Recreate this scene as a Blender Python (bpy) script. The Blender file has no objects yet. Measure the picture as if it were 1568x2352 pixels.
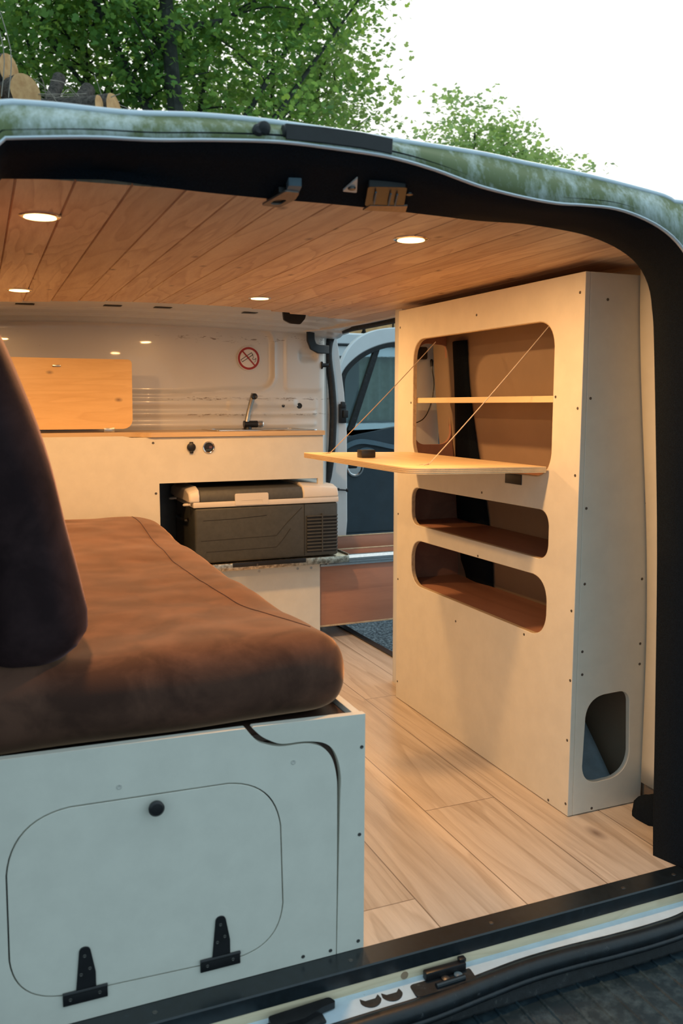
import bpy, bmesh, math, random
from math import sin, cos, pi, radians, atan, sqrt
from mathutils import Vector, Matrix, noise
from mathutils.geometry import tessellate_polygon
random.seed(7)
S = bpy.context.scene
COL = S.collection

# ------------------------------------------------------------------ camera
F = 1989.0
PITCH = atan(246 / F)
YAW = atan(834 * cos(PITCH) / F)
cd = bpy.data.cameras.new('camera'); cam = bpy.data.objects.new('camera', cd); COL.objects.link(cam)
cd.sensor_fit = 'HORIZONTAL'; cd.sensor_width = 36; cd.lens = F / 1568 * 36
cd.clip_start = .05; cd.clip_end = 200
cd.dof.use_dof = True; cd.dof.focus_distance = 2.6; cd.dof.aperture_fstop = 9.0
cam.location = (0, 0, 1.0); cam.rotation_euler = (pi / 2 - PITCH, 0, -YAW)
S.camera = cam

# ------------------------------------------------------------------ light and exposure
S.view_settings.view_transform = 'Standard'; S.view_settings.look = 'None'
S.view_settings.exposure = 0.0; S.view_settings.gamma = 1.0; S.view_settings.use_curve_mapping = False
LAMP_W = 7.4
LAMP_COL = (1.0, .53, .20)
w = bpy.data.worlds.new('overcast_sky'); S.world = w; w.use_nodes = True
nt = w.node_tree; nt.nodes.clear()
wo = nt.nodes.new('ShaderNodeOutputWorld'); bg = nt.nodes.new('ShaderNodeBackground')
tc = nt.nodes.new('ShaderNodeTexCoord'); sp = nt.nodes.new('ShaderNodeSeparateXYZ'); cr = nt.nodes.new('ShaderNodeValToRGB')
dt = nt.nodes.new('ShaderNodeVectorMath'); dt.operation = 'DOT_PRODUCT'; dt.inputs[1].default_value = (.45, .87, .20)
nt.links.new(tc.outputs['Generated'], dt.inputs[0])
mr = nt.nodes.new('ShaderNodeMapRange'); mr.inputs['From Min'].default_value = -1; mr.inputs['From Max'].default_value = 1
nt.links.new(dt.outputs['Value'], mr.inputs['Value']); nt.links.new(mr.outputs[0], cr.inputs[0])
cr.color_ramp.elements[0].position = 0.10; cr.color_ramp.elements[0].color = (.34, .48, .54, 1)
cr.color_ramp.elements[1].position = 0.95; cr.color_ramp.elements[1].color = (1.0, 1.0, .96, 1)
e = cr.color_ramp.elements.new(.50); e.color = (.52, .72, .84, 1)
e = cr.color_ramp.elements.new(.74); e.color = (.88, 1.0, 1.0, 1)
nt.links.new(cr.outputs[0], bg.inputs[0]); bg.inputs[1].default_value = 1.35
nt.links.new(bg.outputs[0], wo.inputs[0])
# low evening sun behind thin cloud beyond the right rear corner of the roof
sd = bpy.data.lights.new('hazy_sun', 'SUN'); sd.energy = .5; sd.angle = radians(25); sd.color = (1, .9, .7)
sun = bpy.data.objects.new('hazy_sun', sd); COL.objects.link(sun); sun.location = (9, 12, 8)
sun.rotation_euler = Vector((9, 12, 7)).to_track_quat('Z', 'Y').to_euler()

# ------------------------------------------------------------------ materials
def mat(name):
    m = bpy.data.materials.new(name); m.use_nodes = True
    n = m.node_tree.nodes; return m, m.node_tree, n['Principled BSDF']
def N(nt, t, **k):
    n = nt.nodes.new(t)
    for a, b in k.items():
        if a.startswith('_'): setattr(n, a[1:], b)
    return n
def mapping(nt, scale=(1, 1, 1), loc=(0, 0, 0), rot=(0, 0, 0), coord='Object'):
    t = nt.nodes.new('ShaderNodeTexCoord'); m = nt.nodes.new('ShaderNodeMapping')
    m.inputs['Scale'].default_value = scale; m.inputs['Location'].default_value = loc; m.inputs['Rotation'].default_value = rot
    nt.links.new(t.outputs[coord], m.inputs[0]); return m.outputs[0]
def noise_n(nt, vec, scale, detail=4, rough=.5, dist=0.0):
    n = nt.nodes.new('ShaderNodeTexNoise'); n.inputs['Scale'].default_value = scale
    n.inputs['Detail'].default_value = detail; n.inputs['Roughness'].default_value = rough; n.inputs['Distortion'].default_value = dist
    nt.links.new(vec, n.inputs['Vector']); return n.outputs['Fac']
def ramp(nt, fac, stops):
    r = nt.nodes.new('ShaderNodeValToRGB'); el = r.color_ramp.elements
    while len(el) < len(stops): el.new(.5)
    for e, (p, c) in zip(el, stops):
        e.position = p; e.color = (c, c, c, 1) if isinstance(c, (int, float)) else (*c, 1)
    nt.links.new(fac, r.inputs[0]); return r.outputs[0]
def mixc(nt, fac, a, b, mode='MIX'):
    m = nt.nodes.new('ShaderNodeMix'); m.data_type = 'RGBA'; m.blend_type = mode
    def put(sock, v):
        if hasattr(v, 'links') or hasattr(v, 'is_output'): nt.links.new(v, sock)
        elif isinstance(v, (int, float)): sock.default_value = v
        else: sock.default_value = (*v, 1)
    put(m.inputs[0], fac); put(m.inputs[6], a); put(m.inputs[7], b); return m.outputs[2]
def mth(nt, op, a, b=None, c=None):
    m = nt.nodes.new('ShaderNodeMath'); m.operation = op
    for i, v in enumerate((a, b, c)):
        if v is None: continue
        if isinstance(v, (int, float)): m.inputs[i].default_value = v
        else: nt.links.new(v, m.inputs[i])
    return m.outputs[0]
def bump(nt, b, h, s=.3, d=.001):
    n = nt.nodes.new('ShaderNodeBump'); n.inputs['Strength'].default_value = s; n.inputs['Distance'].default_value = d
    nt.links.new(h, n.inputs['Height']); nt.links.new(n.outputs[0], b.inputs['Normal'])
def plain(name, c, rough=.5, metal=0, var=.08, vs=30, bs=0.0, bscale=200, spec=.5, dirt=None):
    m, t, b = mat(name)
    v = mapping(t)
    f = noise_n(t, v, vs, 5, .6)
    c2 = tuple(max(0, x * (1 - var * 2)) for x in c)
    col = mixc(t, ramp(t, f, [(.35, 0.0), (.65, 1.0)]), c2, c)
    if dirt:
        f2 = noise_n(t, v, dirt[1], 8, .7)
        col = mixc(t, ramp(t, f2, [(dirt[2], 0.0), (dirt[2] + .08, 1.0)]), col, dirt[0])
    t.links.new(col, b.inputs['Base Color'])
    b.inputs['Roughness'].default_value = rough; b.inputs['Metallic'].default_value = metal
    b.inputs['Specular IOR Level'].default_value = spec
    if bs: bump(t, b, noise_n(t, v, bscale, 3), bs, .001)
    return m
def wood(name, c1, c2, axis='Y', w=None, stretch=.13, off=0.0, rough=.5, grain=1.0, knots=0.0, knotcol=(.12, .05, .03), across='X', vary=.25, seam=None, joint=0, figure=.5):
    """long grained wood; w = board width (each board gets its own figure)"""
    m, t, b = mat(name)
    tcn = t.nodes.new('ShaderNodeTexCoord'); sep = t.nodes.new('ShaderNodeSeparateXYZ'); t.links.new(tcn.outputs['Object'], sep.inputs[0])
    A = sep.outputs[axis]; B = sep.outputs[across]; Cn = [q for q in 'XYZ' if q not in (axis, across)][0]; Cc = sep.outputs[Cn]
    rnd = None; end = None
    if w:
        q = mth(t, 'DIVIDE', mth(t, 'SUBTRACT', B, off), w); idx = mth(t, 'FLOOR', q)
        if joint:
            sh = mth(t, 'MULTIPLY', mth(t, 'FRACT', mth(t, 'MULTIPLY', idx, .37)), joint)
            qa = mth(t, 'DIVIDE', mth(t, 'ADD', A, sh), joint); ja = mth(t, 'FLOOR', qa)
            idx = mth(t, 'ADD', idx, mth(t, 'MULTIPLY', ja, 17.3))
            fr = mth(t, 'FRACT', qa)
            end = mth(t, 'LESS_THAN', mth(t, 'MINIMUM', fr, mth(t, 'SUBTRACT', 1.0, fr)), .0012 / joint)
        wn = t.nodes.new('ShaderNodeTexWhiteNoise'); wn.noise_dimensions = '1D'; t.links.new(idx, wn.inputs['W'])
        rnd = wn.outputs['Value']
        edge = mth(t, 'FRACT', q)
        edge = mth(t, 'MINIMUM', edge, mth(t, 'SUBTRACT', 1.0, edge))
    cmb = t.nodes.new('ShaderNodeCombineXYZ')
    t.links.new(mth(t, 'MULTIPLY', A, stretch), cmb.inputs[0])
    t.links.new(B, cmb.inputs[1]); t.links.new(Cc, cmb.inputs[2])
    vec = cmb.outputs[0]
    if rnd is not None:
        va = t.nodes.new('ShaderNodeVectorMath'); va.operation = 'ADD'
        c2n = t.nodes.new('ShaderNodeCombineXYZ')
        for i in range(3): t.links.new(mth(t, 'MULTIPLY', rnd, 37.0 + 11 * i), c2n.inputs[i])
        t.links.new(vec, va.inputs[0]); t.links.new(c2n.outputs[0], va.inputs[1]); vec = va.outputs[0]
    big = noise_n(t, vec, 5 * grain, 3, .5, .6)
    rings = mth(t, 'FRACT', mth(t, 'MULTIPLY', big, 16 * figure))
    rings = ramp(t, rings, [(0, .0), (.55, .15), (.92, 1.0), (1.0, .0)])
    fine = noise_n(t, vec, 150 * grain, 6, .7)
    mid = noise_n(t, vec, 22 * grain, 5, .6, .3)
    f = mth(t, 'ADD', mth(t, 'MULTIPLY', rings, .38), mth(t, 'MULTIPLY', ramp(t, fine, [(.35, 0.0), (.7, 1.0)]), .22))
    f = mth(t, 'ADD', f, mth(t, 'MULTIPLY', ramp(t, mid, [(.4, 0.0), (.75, 1.0)]), .4))
    col = mixc(t, f, c1, c2)
    if rnd is not None and vary:
        col = mixc(t, mth(t, 'MULTIPLY', rnd, vary), col, tuple(x * .55 for x in c2))
    if knots:
        vo = t.nodes.new('ShaderNodeTexVoronoi'); vo.voronoi_dimensions = '2D'; vo.inputs['Scale'].default_value = 5.5 * knots; vo.inputs['Randomness'].default_value = 1
        cm = t.nodes.new('ShaderNodeCombineXYZ'); t.links.new(mth(t, 'MULTIPLY', A, .55), cm.inputs[0]); t.links.new(B, cm.inputs[1]); t.links.new(Cc, cm.inputs[2])
        vb = t.nodes.new('ShaderNodeVectorMath'); vb.operation = 'ADD'; t.links.new(cm.outputs[0], vb.inputs[0])
        if rnd is not None: t.links.new(c2n.outputs[0], vb.inputs[1])
        t.links.new(vb.outputs[0], vo.inputs['Vector'])
        kf = ramp(t, mth(t, 'ADD', vo.outputs['Distance'], mth(t, 'MULTIPLY', mid, .05)), [(.025, 1.0), (.075, 0.0)])
        col = mixc(t, mth(t, 'MULTIPLY', kf, .8), col, knotcol)
    if w and seam is not None:
        sfac = mth(t, 'LESS_THAN', edge, .0013 / w)
        if end is not None: sfac = mth(t, 'MAXIMUM', sfac, end)
        col = mixc(t, mth(t, 'MULTIPLY', sfac, .8), col, seam)
    t.links.new(col, b.inputs['Base Color'])
    b.inputs['Roughness'].default_value = rough
    bump(t, b, f, .12, .001)
    return m

M = {}
M['cream'] = plain('cream_painted_plywood', (.76, .73, .64), .5, 0, .03, 18, .08, 90)
M['cream_edge'] = wood('plywood_edge', (.62, .50, .33), (.36, .24, .14), 'Y', grain=2, across='Z', rough=.6)
M['plyface'] = wood('birch_plywood_face', (.84, .67, .43), (.74, .54, .31), 'Y', across='X', rough=.45, figure=.35)
M['lid'] = wood('oiled_pine_board', (.84, .54, .23), (.68, .39, .14), 'X', across='Z', rough=.42, knots=.95, figure=.6)
M['top'] = wood('oiled_worktop', (.72, .52, .30), (.58, .38, .20), 'X', across='Y', rough=.4, figure=.4)
M['ceil'] = wood('ceiling_cladding', (.92, .73, .52), (.50, .28, .17), 'Y', w=.084, off=.066 - .084 * 4, rough=.5, knots=.9, vary=.38, figure=.9, knotcol=(.16, .07, .04))
M['floor'] = wood('oak_laminate', (.71, .62, .52), (.38, .29, .21), 'Y', w=.2, off=.775 - 1.2, rough=.3, knots=.42, vary=.25, seam=(.12, .08, .05), joint=1.28, figure=.45, stretch=.07, knotcol=(.16, .10, .07), grain=1.3)
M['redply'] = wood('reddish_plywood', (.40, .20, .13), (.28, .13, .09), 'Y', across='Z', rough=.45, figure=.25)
M['redplyx'] = wood('reddish_plywood_long', (.46, .23, .15), (.32, .15, .10), 'X', across='Z', rough=.4, figure=.25)
M['brownboard'] = wood('dark_brown_board', (.10, .055, .04), (.05, .028, .02), 'Y', across='X', rough=.35)
M['batten'] = wood('pine_batten', (.80, .66, .46), (.62, .48, .30), 'X', across='Z', rough=.6, figure=.9, grain=1.6)
M['liner'] = plain('birch_lining', (.36, .26, .18), .5, 0, .08, 3)
M['black'] = plain('black_plastic', (.012, .012, .014), .38, 0, .2, 40)
M['black_matte'] = plain('black_rubber', (.014, .017, .02), .62, 0, .3, 60, .3, 300, dirt=((.07, .07, .065), 60, .62))
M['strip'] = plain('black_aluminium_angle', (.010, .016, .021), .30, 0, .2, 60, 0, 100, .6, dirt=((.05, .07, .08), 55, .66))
M['carpet'] = plain('black_carpet', (.009, .015, .023), .95, 0, .3, 500, .8, 900, .15, dirt=((.10, .10, .10), 45, .74))
M['chrome'] = plain('chrome', (.75, .75, .75), .12, 1, .02)
M['steel'] = plain('brushed_steel', (.55, .55, .52), .3, 1, .1, 80)
M['alu'] = plain('aluminium_rail', (.62, .66, .68), .25, 1, .06, 90)
M['screw'] = plain('dull_screw_steel', (.16, .15, .14), .4, .8, .2, 400)
M['paintscrew'] = plain('painted_screw', (.6, .58, .52), .5, 0, .1)
M['fr_dark'] = plain('grey_fridge_plastic', (.062, .064, .058), .5, 0, .1, 60, .1, 400)
M['fr_white'] = plain('light_fridge_plastic', (.74, .68, .60), .4, 0, .02)
M['fr_lid'] = plain('dark_grey_lid', (.075, .075, .068), .45, 0, .1, 60, .5, 700)
M['fr_black'] = plain('black_vent', (.008, .008, .008), .6)
M['white'] = plain('white_van_paint', (.74, .78, .80), .25, 0, .03, 8, 0, 100, .5)
M['whitedirty'] = plain('dirty_white_paint', (.62, .74, .82), .35, 0, .08, 14, dirt=((.30, .27, .20), 45, .64))
M['trimdoor'] = plain('dark_door_trim', (.028, .050, .068), .6, 0, .1, 12, .2, 300)
M['armrest'] = plain('grey_armrest', (.10, .17, .22), .45, 0, .05)
M['pvc'] = plain('white_trim_profile', (.80, .76, .72), .45, 0, .03)
M['bark'] = None

# mossy roof edge
m, t, b = mat('mossy_white_paint'); v = mapping(t, (1, 1, .6))
f1 = noise_n(t, v, 9, 6, .65); f2 = noise_n(t, mapping(t, (1, 1, .22)), 90, 4, .7)
tcm = t.nodes.new('ShaderNodeTexCoord'); spm = t.nodes.new('ShaderNodeSeparateXYZ'); t.links.new(tcm.outputs['Object'], spm.inputs[0])
side = mth(t, 'MINIMUM', mth(t, 'MAXIMUM', mth(t, 'MULTIPLY', mth(t, 'SUBTRACT', 1.32, spm.outputs['Z']), 1.2), 0.0), .22)
col = mixc(t, ramp(t, mth(t, 'SUBTRACT', mth(t, 'ADD', mth(t, 'MULTIPLY', f1, .75), mth(t, 'MULTIPLY', f2, .35)), side), [(.41, 0.0), (.59, 1.0)]), (.54, .62, .60), (.15, .19, .075))
t.links.new(col, b.inputs['Base Color']); b.inputs['Roughness'].default_value = .6; M['moss'] = m

# bulkhead paint with scratches
m, t, b = mat('scratched_white_bulkhead')
v = mapping(t, (1, 1, 1)); vs = mapping(t, (1, 1, 4.5))
base = mixc(t, noise_n(t, v, 7, 4), (.70, .66, .60), (.76, .74, .70))
sc = noise_n(t, vs, 24, 9, .78, .5)
tc2 = t.nodes.new('ShaderNodeTexCoord'); s2 = t.nodes.new('ShaderNodeSeparateXYZ'); t.links.new(tc2.outputs['Object'], s2.inputs[0])
z = s2.outputs['Z']
def band(z0, wd): return mth(t, 'SUBTRACT', 1.0, mth(t, 'MINIMUM', mth(t, 'DIVIDE', mth(t, 'ABSOLUTE', mth(t, 'SUBTRACT', z, z0)), wd), 1.0))
bd = mth(t, 'MAXIMUM', mth(t, 'MAXIMUM', band(1.028, .016), band(.958, .012)), mth(t, 'MULTIPLY', band(1.285, .03), .75))
xr = mth(t, 'MINIMUM', mth(t, 'MAXIMUM', mth(t, 'MULTIPLY', mth(t, 'SUBTRACT', s2.outputs['X'], .55), 3.0), 0.0), 1.0)
bd = mth(t, 'MULTIPLY', bd, xr)
thr = mth(t, 'GREATER_THAN', mth(t, 'ADD', sc, mth(t, 'MULTIPLY', bd, .15)), .668)
col = mixc(t, mth(t, 'MULTIPLY', thr, .75), base, (.16, .10, .06))
t.links.new(col, b.inputs['Base Color']); b.inputs['Roughness'].default_value = .28; b.inputs['Coat Weight'].default_value = .3
M['bulk'] = m

# velvet
def velvet(name, c1, c2, sheen, tint):
    m, t, b = mat(name)
    f = noise_n(t, mapping(t), 9, 5, .6, .4)
    t.links.new(mixc(t, ramp(t, f, [(.38, 0.0), (.62, 1.0)]), c1, c2), b.inputs['Base Color'])
    b.inputs['Roughness'].default_value = .85; b.inputs['Specular IOR Level'].default_value = .15
    b.inputs['Sheen Weight'].default_value = sheen; b.inputs['Sheen Roughness'].default_value = .33; b.inputs['Sheen Tint'].default_value = (*tint, 1)
    bump(t, b, noise_n(t, mapping(t), 500, 2), .25, .001)
    return m
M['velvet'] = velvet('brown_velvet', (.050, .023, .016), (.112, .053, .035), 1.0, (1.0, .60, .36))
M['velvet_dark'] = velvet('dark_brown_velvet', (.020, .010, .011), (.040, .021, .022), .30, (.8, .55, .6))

# diamond plate
m, t, b = mat('diamond_plate')
f = noise_n(t, mapping(t), 60, 4, .7)
t.links.new(ramp(t, f, [(.4, (.32, .27, .2)), (.6, (.75, .68, .55))]), b.inputs['Base Color'])
b.inputs['Metallic'].default_value = 1; b.inputs['Roughness'].default_value = .3; bump(t, b, f, .8, .002); M['diamond'] = m

# gravel
m, t, b = mat('dark_gravel'); v = mapping(t)
vo = t.nodes.new('ShaderNodeTexVoronoi'); vo.inputs['Scale'].default_value = 55; t.links.new(v, vo.inputs['Vector'])
t.links.new(mixc(t, ramp(t, noise_n(t, v, 70, 4), [(.45, 0.0), (.62, 1.0)]), (.045, .06, .075), (.22, .27, .30)), b.inputs['Base Color'])
b.inputs['Roughness'].default_value = .9; bump(t, b, vo.outputs['Distance'], 1, .02); M['gravel'] = m

# ribbed bumper plastic
m, t, b = mat('weathered_step_plastic'); v = mapping(t)
t.links.new(mixc(t, ramp(t, noise_n(t, v, 30, 8, .75), [(.45, 0.0), (.75, 1.0)]), (.010, .026, .038), (.06, .10, .12)), b.inputs['Base Color'])
b.inputs['Roughness'].default_value = .5; M['step'] = m
M['seal'] = plain('worn_rubber_seal', (.007, .012, .017), .42, 0, .3, 40, .3, 200, dirt=((.05, .055, .06), 70, .62))

# bark, cut wood, leaves
m, t, b = mat('rough_bark'); f = noise_n(t, mapping(t, (1, 1, 1)), 30, 8, .7, .5)
t.links.new(ramp(t, f, [(.35, (.035, .028, .022)), (.7, (.20, .165, .14))]), b.inputs['Base Color']); b.inputs['Roughness'].default_value = .95
bump(t, b, f, 1, .03); M['bark'] = m
m, t, b = mat('cut_log_end'); f = noise_n(t, mapping(t), 12, 6, .6)
t.links.new(ramp(t, f, [(.35, (.50, .26, .10)), (.7, (.72, .44, .20))]), b.inputs['Base Color']); b.inputs['Roughness'].default_value = .8; M['cut'] = m
M['treebark'] = plain('tree_bark', (.055, .06, .05), .95, 0, .3, 12)
def leafmat(name, a, bcol, tr):
    m, t, b = mat(name)
    g = t.nodes.new('ShaderNodeNewGeometry')
    c = ramp(t, g.outputs['Random Per Island'], [(0, a), (.5, bcol), (.82, tuple(min(1, x * 1.35) for x in bcol)), (1, (.42, .60, .10))])
    out = t.nodes['Material Output']; tl = t.nodes.new('ShaderNodeBsdfTranslucent'); mx = t.nodes.new('ShaderNodeMixShader')
    t.links.new(c, b.inputs['Base Color']); b.inputs['Roughness'].default_value = .5
    t.links.new(mixc(t, .5, c, tr), tl.inputs[0]); mx.inputs[0].default_value = .5
    t.links.new(b.outputs[0], mx.inputs[1]); t.links.new(tl.outputs[0], mx.inputs[2]); t.links.new(mx.outputs[0], out.inputs[0]); return m
M['leaf'] = leafmat('maple_leaves', (.05, .15, .05), (.13, .30, .08), (.50, .72, .12))
M['leaf2'] = leafmat('pale_leaves', (.15, .27, .09), (.28, .42, .16), (.62, .78, .25))

def emis(name, c, s):
    m, t, b = mat(name); b.inputs['Base Color'].default_value = (0, 0, 0, 1)
    b.inputs['Emission Color'].default_value = (*c, 1); b.inputs['Emission Strength'].default_value = s; return m
M['glow'] = emis('lit_lens', (1, .60, .22), 6.5)
M['red'] = plain('red_print', (.40, .025, .015), .4); M['ink'] = plain('black_print', (.02, .02, .02), .4); M['sticker'] = plain('white_sticker', (.85, .78, .72), .35)
m, t, b = mat('window_glass'); b.inputs['Base Color'].default_value = (.70, .86, .90, 1); b.inputs['Roughness'].default_value = .02
b.inputs['Transmission Weight'].default_value = 1; b.inputs['IOR'].default_value = 1.35
bump(t, b, noise_n(t, mapping(t, (1, 1, 3)), 9, 4), .10, .004); M['glass'] = m
m, t, b = mat('tinted_window'); b.inputs['Base Color'].default_value = (.62, .72, .72, 1); b.inputs['Roughness'].default_value = .03
b.inputs['Transmission Weight'].default_value = 1; b.inputs['IOR'].default_value = 1.3; M['tint'] = m
M['curtain'] = plain('beige_curtain', (.66, .60, .48), .8); M['string'] = plain('twine', (.55, .45, .36), .8)
M['display'] = emis('small_display', (.9, .25, .2), .15)
M['lip'] = plain('clean_white_lip', (.70, .80, .88), .3, 0, .02)

# ------------------------------------------------------------------ geometry helpers
def box(bm, x0, x1, y0, y1, z0, z1, bev=0, seg=2):
    vs = [bm.verts.new(p) for p in ((x0,y0,z0),(x1,y0,z0),(x1,y1,z0),(x0,y1,z0),(x0,y0,z1),(x1,y0,z1),(x1,y1,z1),(x0,y1,z1))]
    fs = [bm.faces.new([vs[i] for i in q]) for q in ((0,3,2,1),(4,5,6,7),(0,1,5,4),(1,2,6,5),(2,3,7,6),(3,0,4,7))]
    if bev:
        es = list({e for f in fs for e in f.edges})
        bmesh.ops.bevel(bm, geom=es, offset=bev, segments=seg, profile=.5, affect='EDGES')
    return vs
def B(*a, **k):
    bm = bmesh.new(); box(bm, *a, **k); return bm
def arc_poly(pts, r, seg=6):
    """round the corners of a 2D polygon; r scalar or list"""
    out = []; n = len(pts)
    for i, p in enumerate(pts):
        rr = r[i] if isinstance(r, (list, tuple)) else r
        a = Vector(pts[i - 1]); c = Vector(pts[(i + 1) % n]); p = Vector(p)
        if rr <= 0: out.append(tuple(p)); continue
        d1 = (a - p).normalized(); d2 = (c - p).normalized()
        for k in range(seg + 1):
            u = k / seg
            q = (p + d1 * rr) * (1 - u) ** 2 + p * 2 * u * (1 - u) * .82 + (p + d1 * rr + p + d2 * rr) * 0 + (p + d2 * rr) * u * u + ((p + d1 * rr) + (p + d2 * rr)) * .5 * 2 * u * (1 - u) * .18
            out.append(tuple(q))
    return out
def prism(bm, outer, holes, to3, d):
    """2D polygon with holes, extruded by vector d; to3 maps (u,v)->Vector"""
    loops = [outer] + list(holes); d = Vector(d)
    A = []; Bv = []; idx = []
    for l in loops:
        s = len(A); idx.append((s, len(l)))
        for p in l:
            q = Vector(to3(*p)); A.append(bm.verts.new(q)); Bv.append(bm.verts.new(q + d))
    es = []; es2 = []
    for s, n in idx:
        for i in range(n):
            es.append(bm.edges.new((A[s + i], A[s + (i + 1) % n]))); es2.append(bm.edges.new((Bv[s + i], Bv[s + (i + 1) % n])))
    bmesh.ops.triangle_fill(bm, edges=es, use_beauty=True, use_dissolve=False); bmesh.ops.triangle_fill(bm, edges=es2, use_beauty=True, use_dissolve=False)
    for s, n in idx:
        for i in range(n):
            j = (i + 1) % n
            bm.faces.new([A[s + i], A[s + j], Bv[s + j], Bv[s + i]])
    bmesh.ops.recalc_face_normals(bm, faces=bm.faces)
    return bm
PY = lambda y: (lambda u, v: (u, y, v))
PX = lambda x: (lambda u, v: (x, u, v))
PZ = lambda z: (lambda u, v: (u, v, z))
def PR(outer, holes, to3, d):
    bm = bmesh.new(); prism(bm, outer, holes, to3, d); return bm
def off(r, d):
    out = []
    for i, p in enumerate(r):
        a = Vector(r[max(i - 1, 0)]); c = Vector(r[min(i + 1, len(r) - 1)]); t_ = (c - a).normalized()
        out.append((p[0] - t_.y * d, p[1] + t_.x * d))
    return out
def spline(pts, k=6):
    out = []; n = len(pts)
    P = [Vector(p) for p in pts]
    for i in range(n - 1):
        p0 = P[max(i - 1, 0)]; p1 = P[i]; p2 = P[i + 1]; p3 = P[min(i + 2, n - 1)]
        for j in range(k):
            u = j / k
            out.append(.5 * ((2 * p1) + (p2 - p0) * u + (2 * p0 - 5 * p1 + 4 * p2 - p3) * u * u + (3 * p1 - p0 - 3 * p2 + p3) * u ** 3))
    out.append(P[-1]); return out
def tube(bm, pts, r, seg=10, prof=None, cap=True, upv=(0, 0, 1)):
    """sweep a circle (radius r or list) or a 2D profile along pts"""
    pts = [Vector(p) for p in pts]; n = len(pts); rings = []
    for i, p in enumerate(pts):
        d = (pts[min(i + 1, n - 1)] - pts[max(i - 1, 0)]).normalized()
        up = Vector(upv)
        if abs(d.dot(up)) > .95: up = Vector((0, 1, 0)) if abs(d.y) < .9 else Vector((1, 0, 0))
        s = d.cross(up).normalized(); u = s.cross(d).normalized()
        rr = r[i] if isinstance(r, (list, tuple)) else r
        pr_ = prof or [(cos(2 * pi * k / seg), sin(2 * pi * k / seg)) for k in range(seg)]
        rings.append([bm.verts.new(p + s * a * rr + u * b_ * rr) for a, b_ in pr_])
    for a, c in zip(rings, rings[1:]):
        m_ = len(a)
        for k in range(m_): bm.faces.new([a[k], a[(k + 1) % m_], c[(k + 1) % m_], c[k]])
    if cap: bm.faces.new(list(reversed(rings[0]))); bm.faces.new(rings[-1])
    return rings
def T(pts, r, **k):
    bm = bmesh.new(); tube(bm, pts, r, **k); return bm
def lathe(bm, prof, c, axis='Z', seg=24):
    """prof: (radius, height) list, about axis through c"""
    c = Vector(c); rings = []
    for r, h in prof:
        ring = []
        for k in range(seg):
            a = 2 * pi * k / seg; u, v_ = r * cos(a), r * sin(a)
            q = {'Z': (u, v_, h), 'Y': (u, h, v_), 'X': (h, u, v_)}[axis]
            ring.append(bm.verts.new(c + Vector(q)))
        rings.append(ring)
    for a, d in zip(rings, rings[1:]):
        for k in range(seg): bm.faces.new([a[k], a[(k + 1) % seg], d[(k + 1) % seg], d[k]])
    bm.faces.new(list(reversed(rings[0]))); bm.faces.new(rings[-1])
    bmesh.ops.recalc_face_normals(bm, faces=bm.faces)
    return bm
def L(prof, c, axis='Z', seg=24):
    bm = bmesh.new(); lathe(bm, prof, c, axis, seg); return bm
def grid(bm, nu, nv, fn):
    g = [[bm.verts.new(fn(i / nu, j / nv)) for j in range(nv + 1)] for i in range(nu + 1)]
    for i in range(nu):
        for j in range(nv): bm.faces.new([g[i][j], g[i + 1][j], g[i + 1][j + 1], g[i][j + 1]])
    return g

def link(name, bm, m, parent=None, loc=(0, 0, 0), smooth=35, bev=0, subsurf=0, solid=0):
    """bm in world coordinates; stored relative to loc (the thing's base)"""
    l = Vector(loc)
    bmesh.ops.remove_doubles(bm, verts=bm.verts, dist=1e-6) if len(bm.verts) < 20000 else None
    if l.length: bmesh.ops.translate(bm, verts=bm.verts, vec=-l)
    me = bpy.data.meshes.new(name); bm.to_mesh(me); bm.free()
    if isinstance(m, str): m = M[m]
    me.materials.append(m)
    if smooth: me.shade_smooth(); me.set_sharp_from_angle(angle=radians(smooth))
    o = bpy.data.objects.new(name, me); COL.objects.link(o)
    if parent: o.parent = parent
    else: o.location = l
    if bev:
        b_ = o.modifiers.new('bevel', 'BEVEL'); b_.width = bev; b_.segments = 2; b_.limit_method = 'ANGLE'; b_.angle_limit = radians(40)
    if solid:
        b_ = o.modifiers.new('solid', 'SOLIDIFY'); b_.thickness = solid; b_.offset = 0
    if subsurf:
        b_ = o.modifiers.new('sub', 'SUBSURF'); b_.levels = subsurf; b_.render_levels = subsurf
    return o
def struct(name, bm, m, **k):
    o = link(name, bm, m, **k); o['kind'] = 'structure'; return o
class Thing:
    def __init__(s, name, label, cat, loc, group=None):
        s.o = bpy.data.objects.new(name, None); COL.objects.link(s.o); s.o.location = loc; s.loc = loc
        s.o.empty_display_size = .05
        s.o['label'] = label; s.o['category'] = cat
        if group: s.o['group'] = group
    def part(s, name, bm, m, parent=None, label=None, **k):
        o = link(name, bm, m, parent=parent or s.o, loc=s.loc, **k)
        if label: o['label'] = label
        return o
def single(name, label, cat, bm, m, loc, group=None, **k):
    o = link(name, bm, m, loc=loc, **k); o['label'] = label; o['category'] = cat
    if group: o['group'] = group
    return o
def dup(o, parent, delta):
    c = o.copy(); COL.objects.link(c); c.parent = parent; c.location = Vector(o.location) + Vector(delta); return c
def screws(thing, axis, pts, face, m='screw', r=.0035, parent=None, name='screw'):
    """axis X/Y: screw heads on the plane axis=face; pts = other two coords"""
    first = None
    for a, z in pts:
        pos = (face, a, z) if axis == 'X' else (a, face, z)
        if first is None:
            bm = bmesh.new(); lathe(bm, [(r, .0), (r, -.0006), (r * .75, -.001), (r * .35, -.0004)], pos, axis, 10)
            first = thing.part(name, bm, m, parent=parent); p0 = Vector(pos)
        else: dup(first, first.parent, Vector(pos) - p0)

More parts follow.
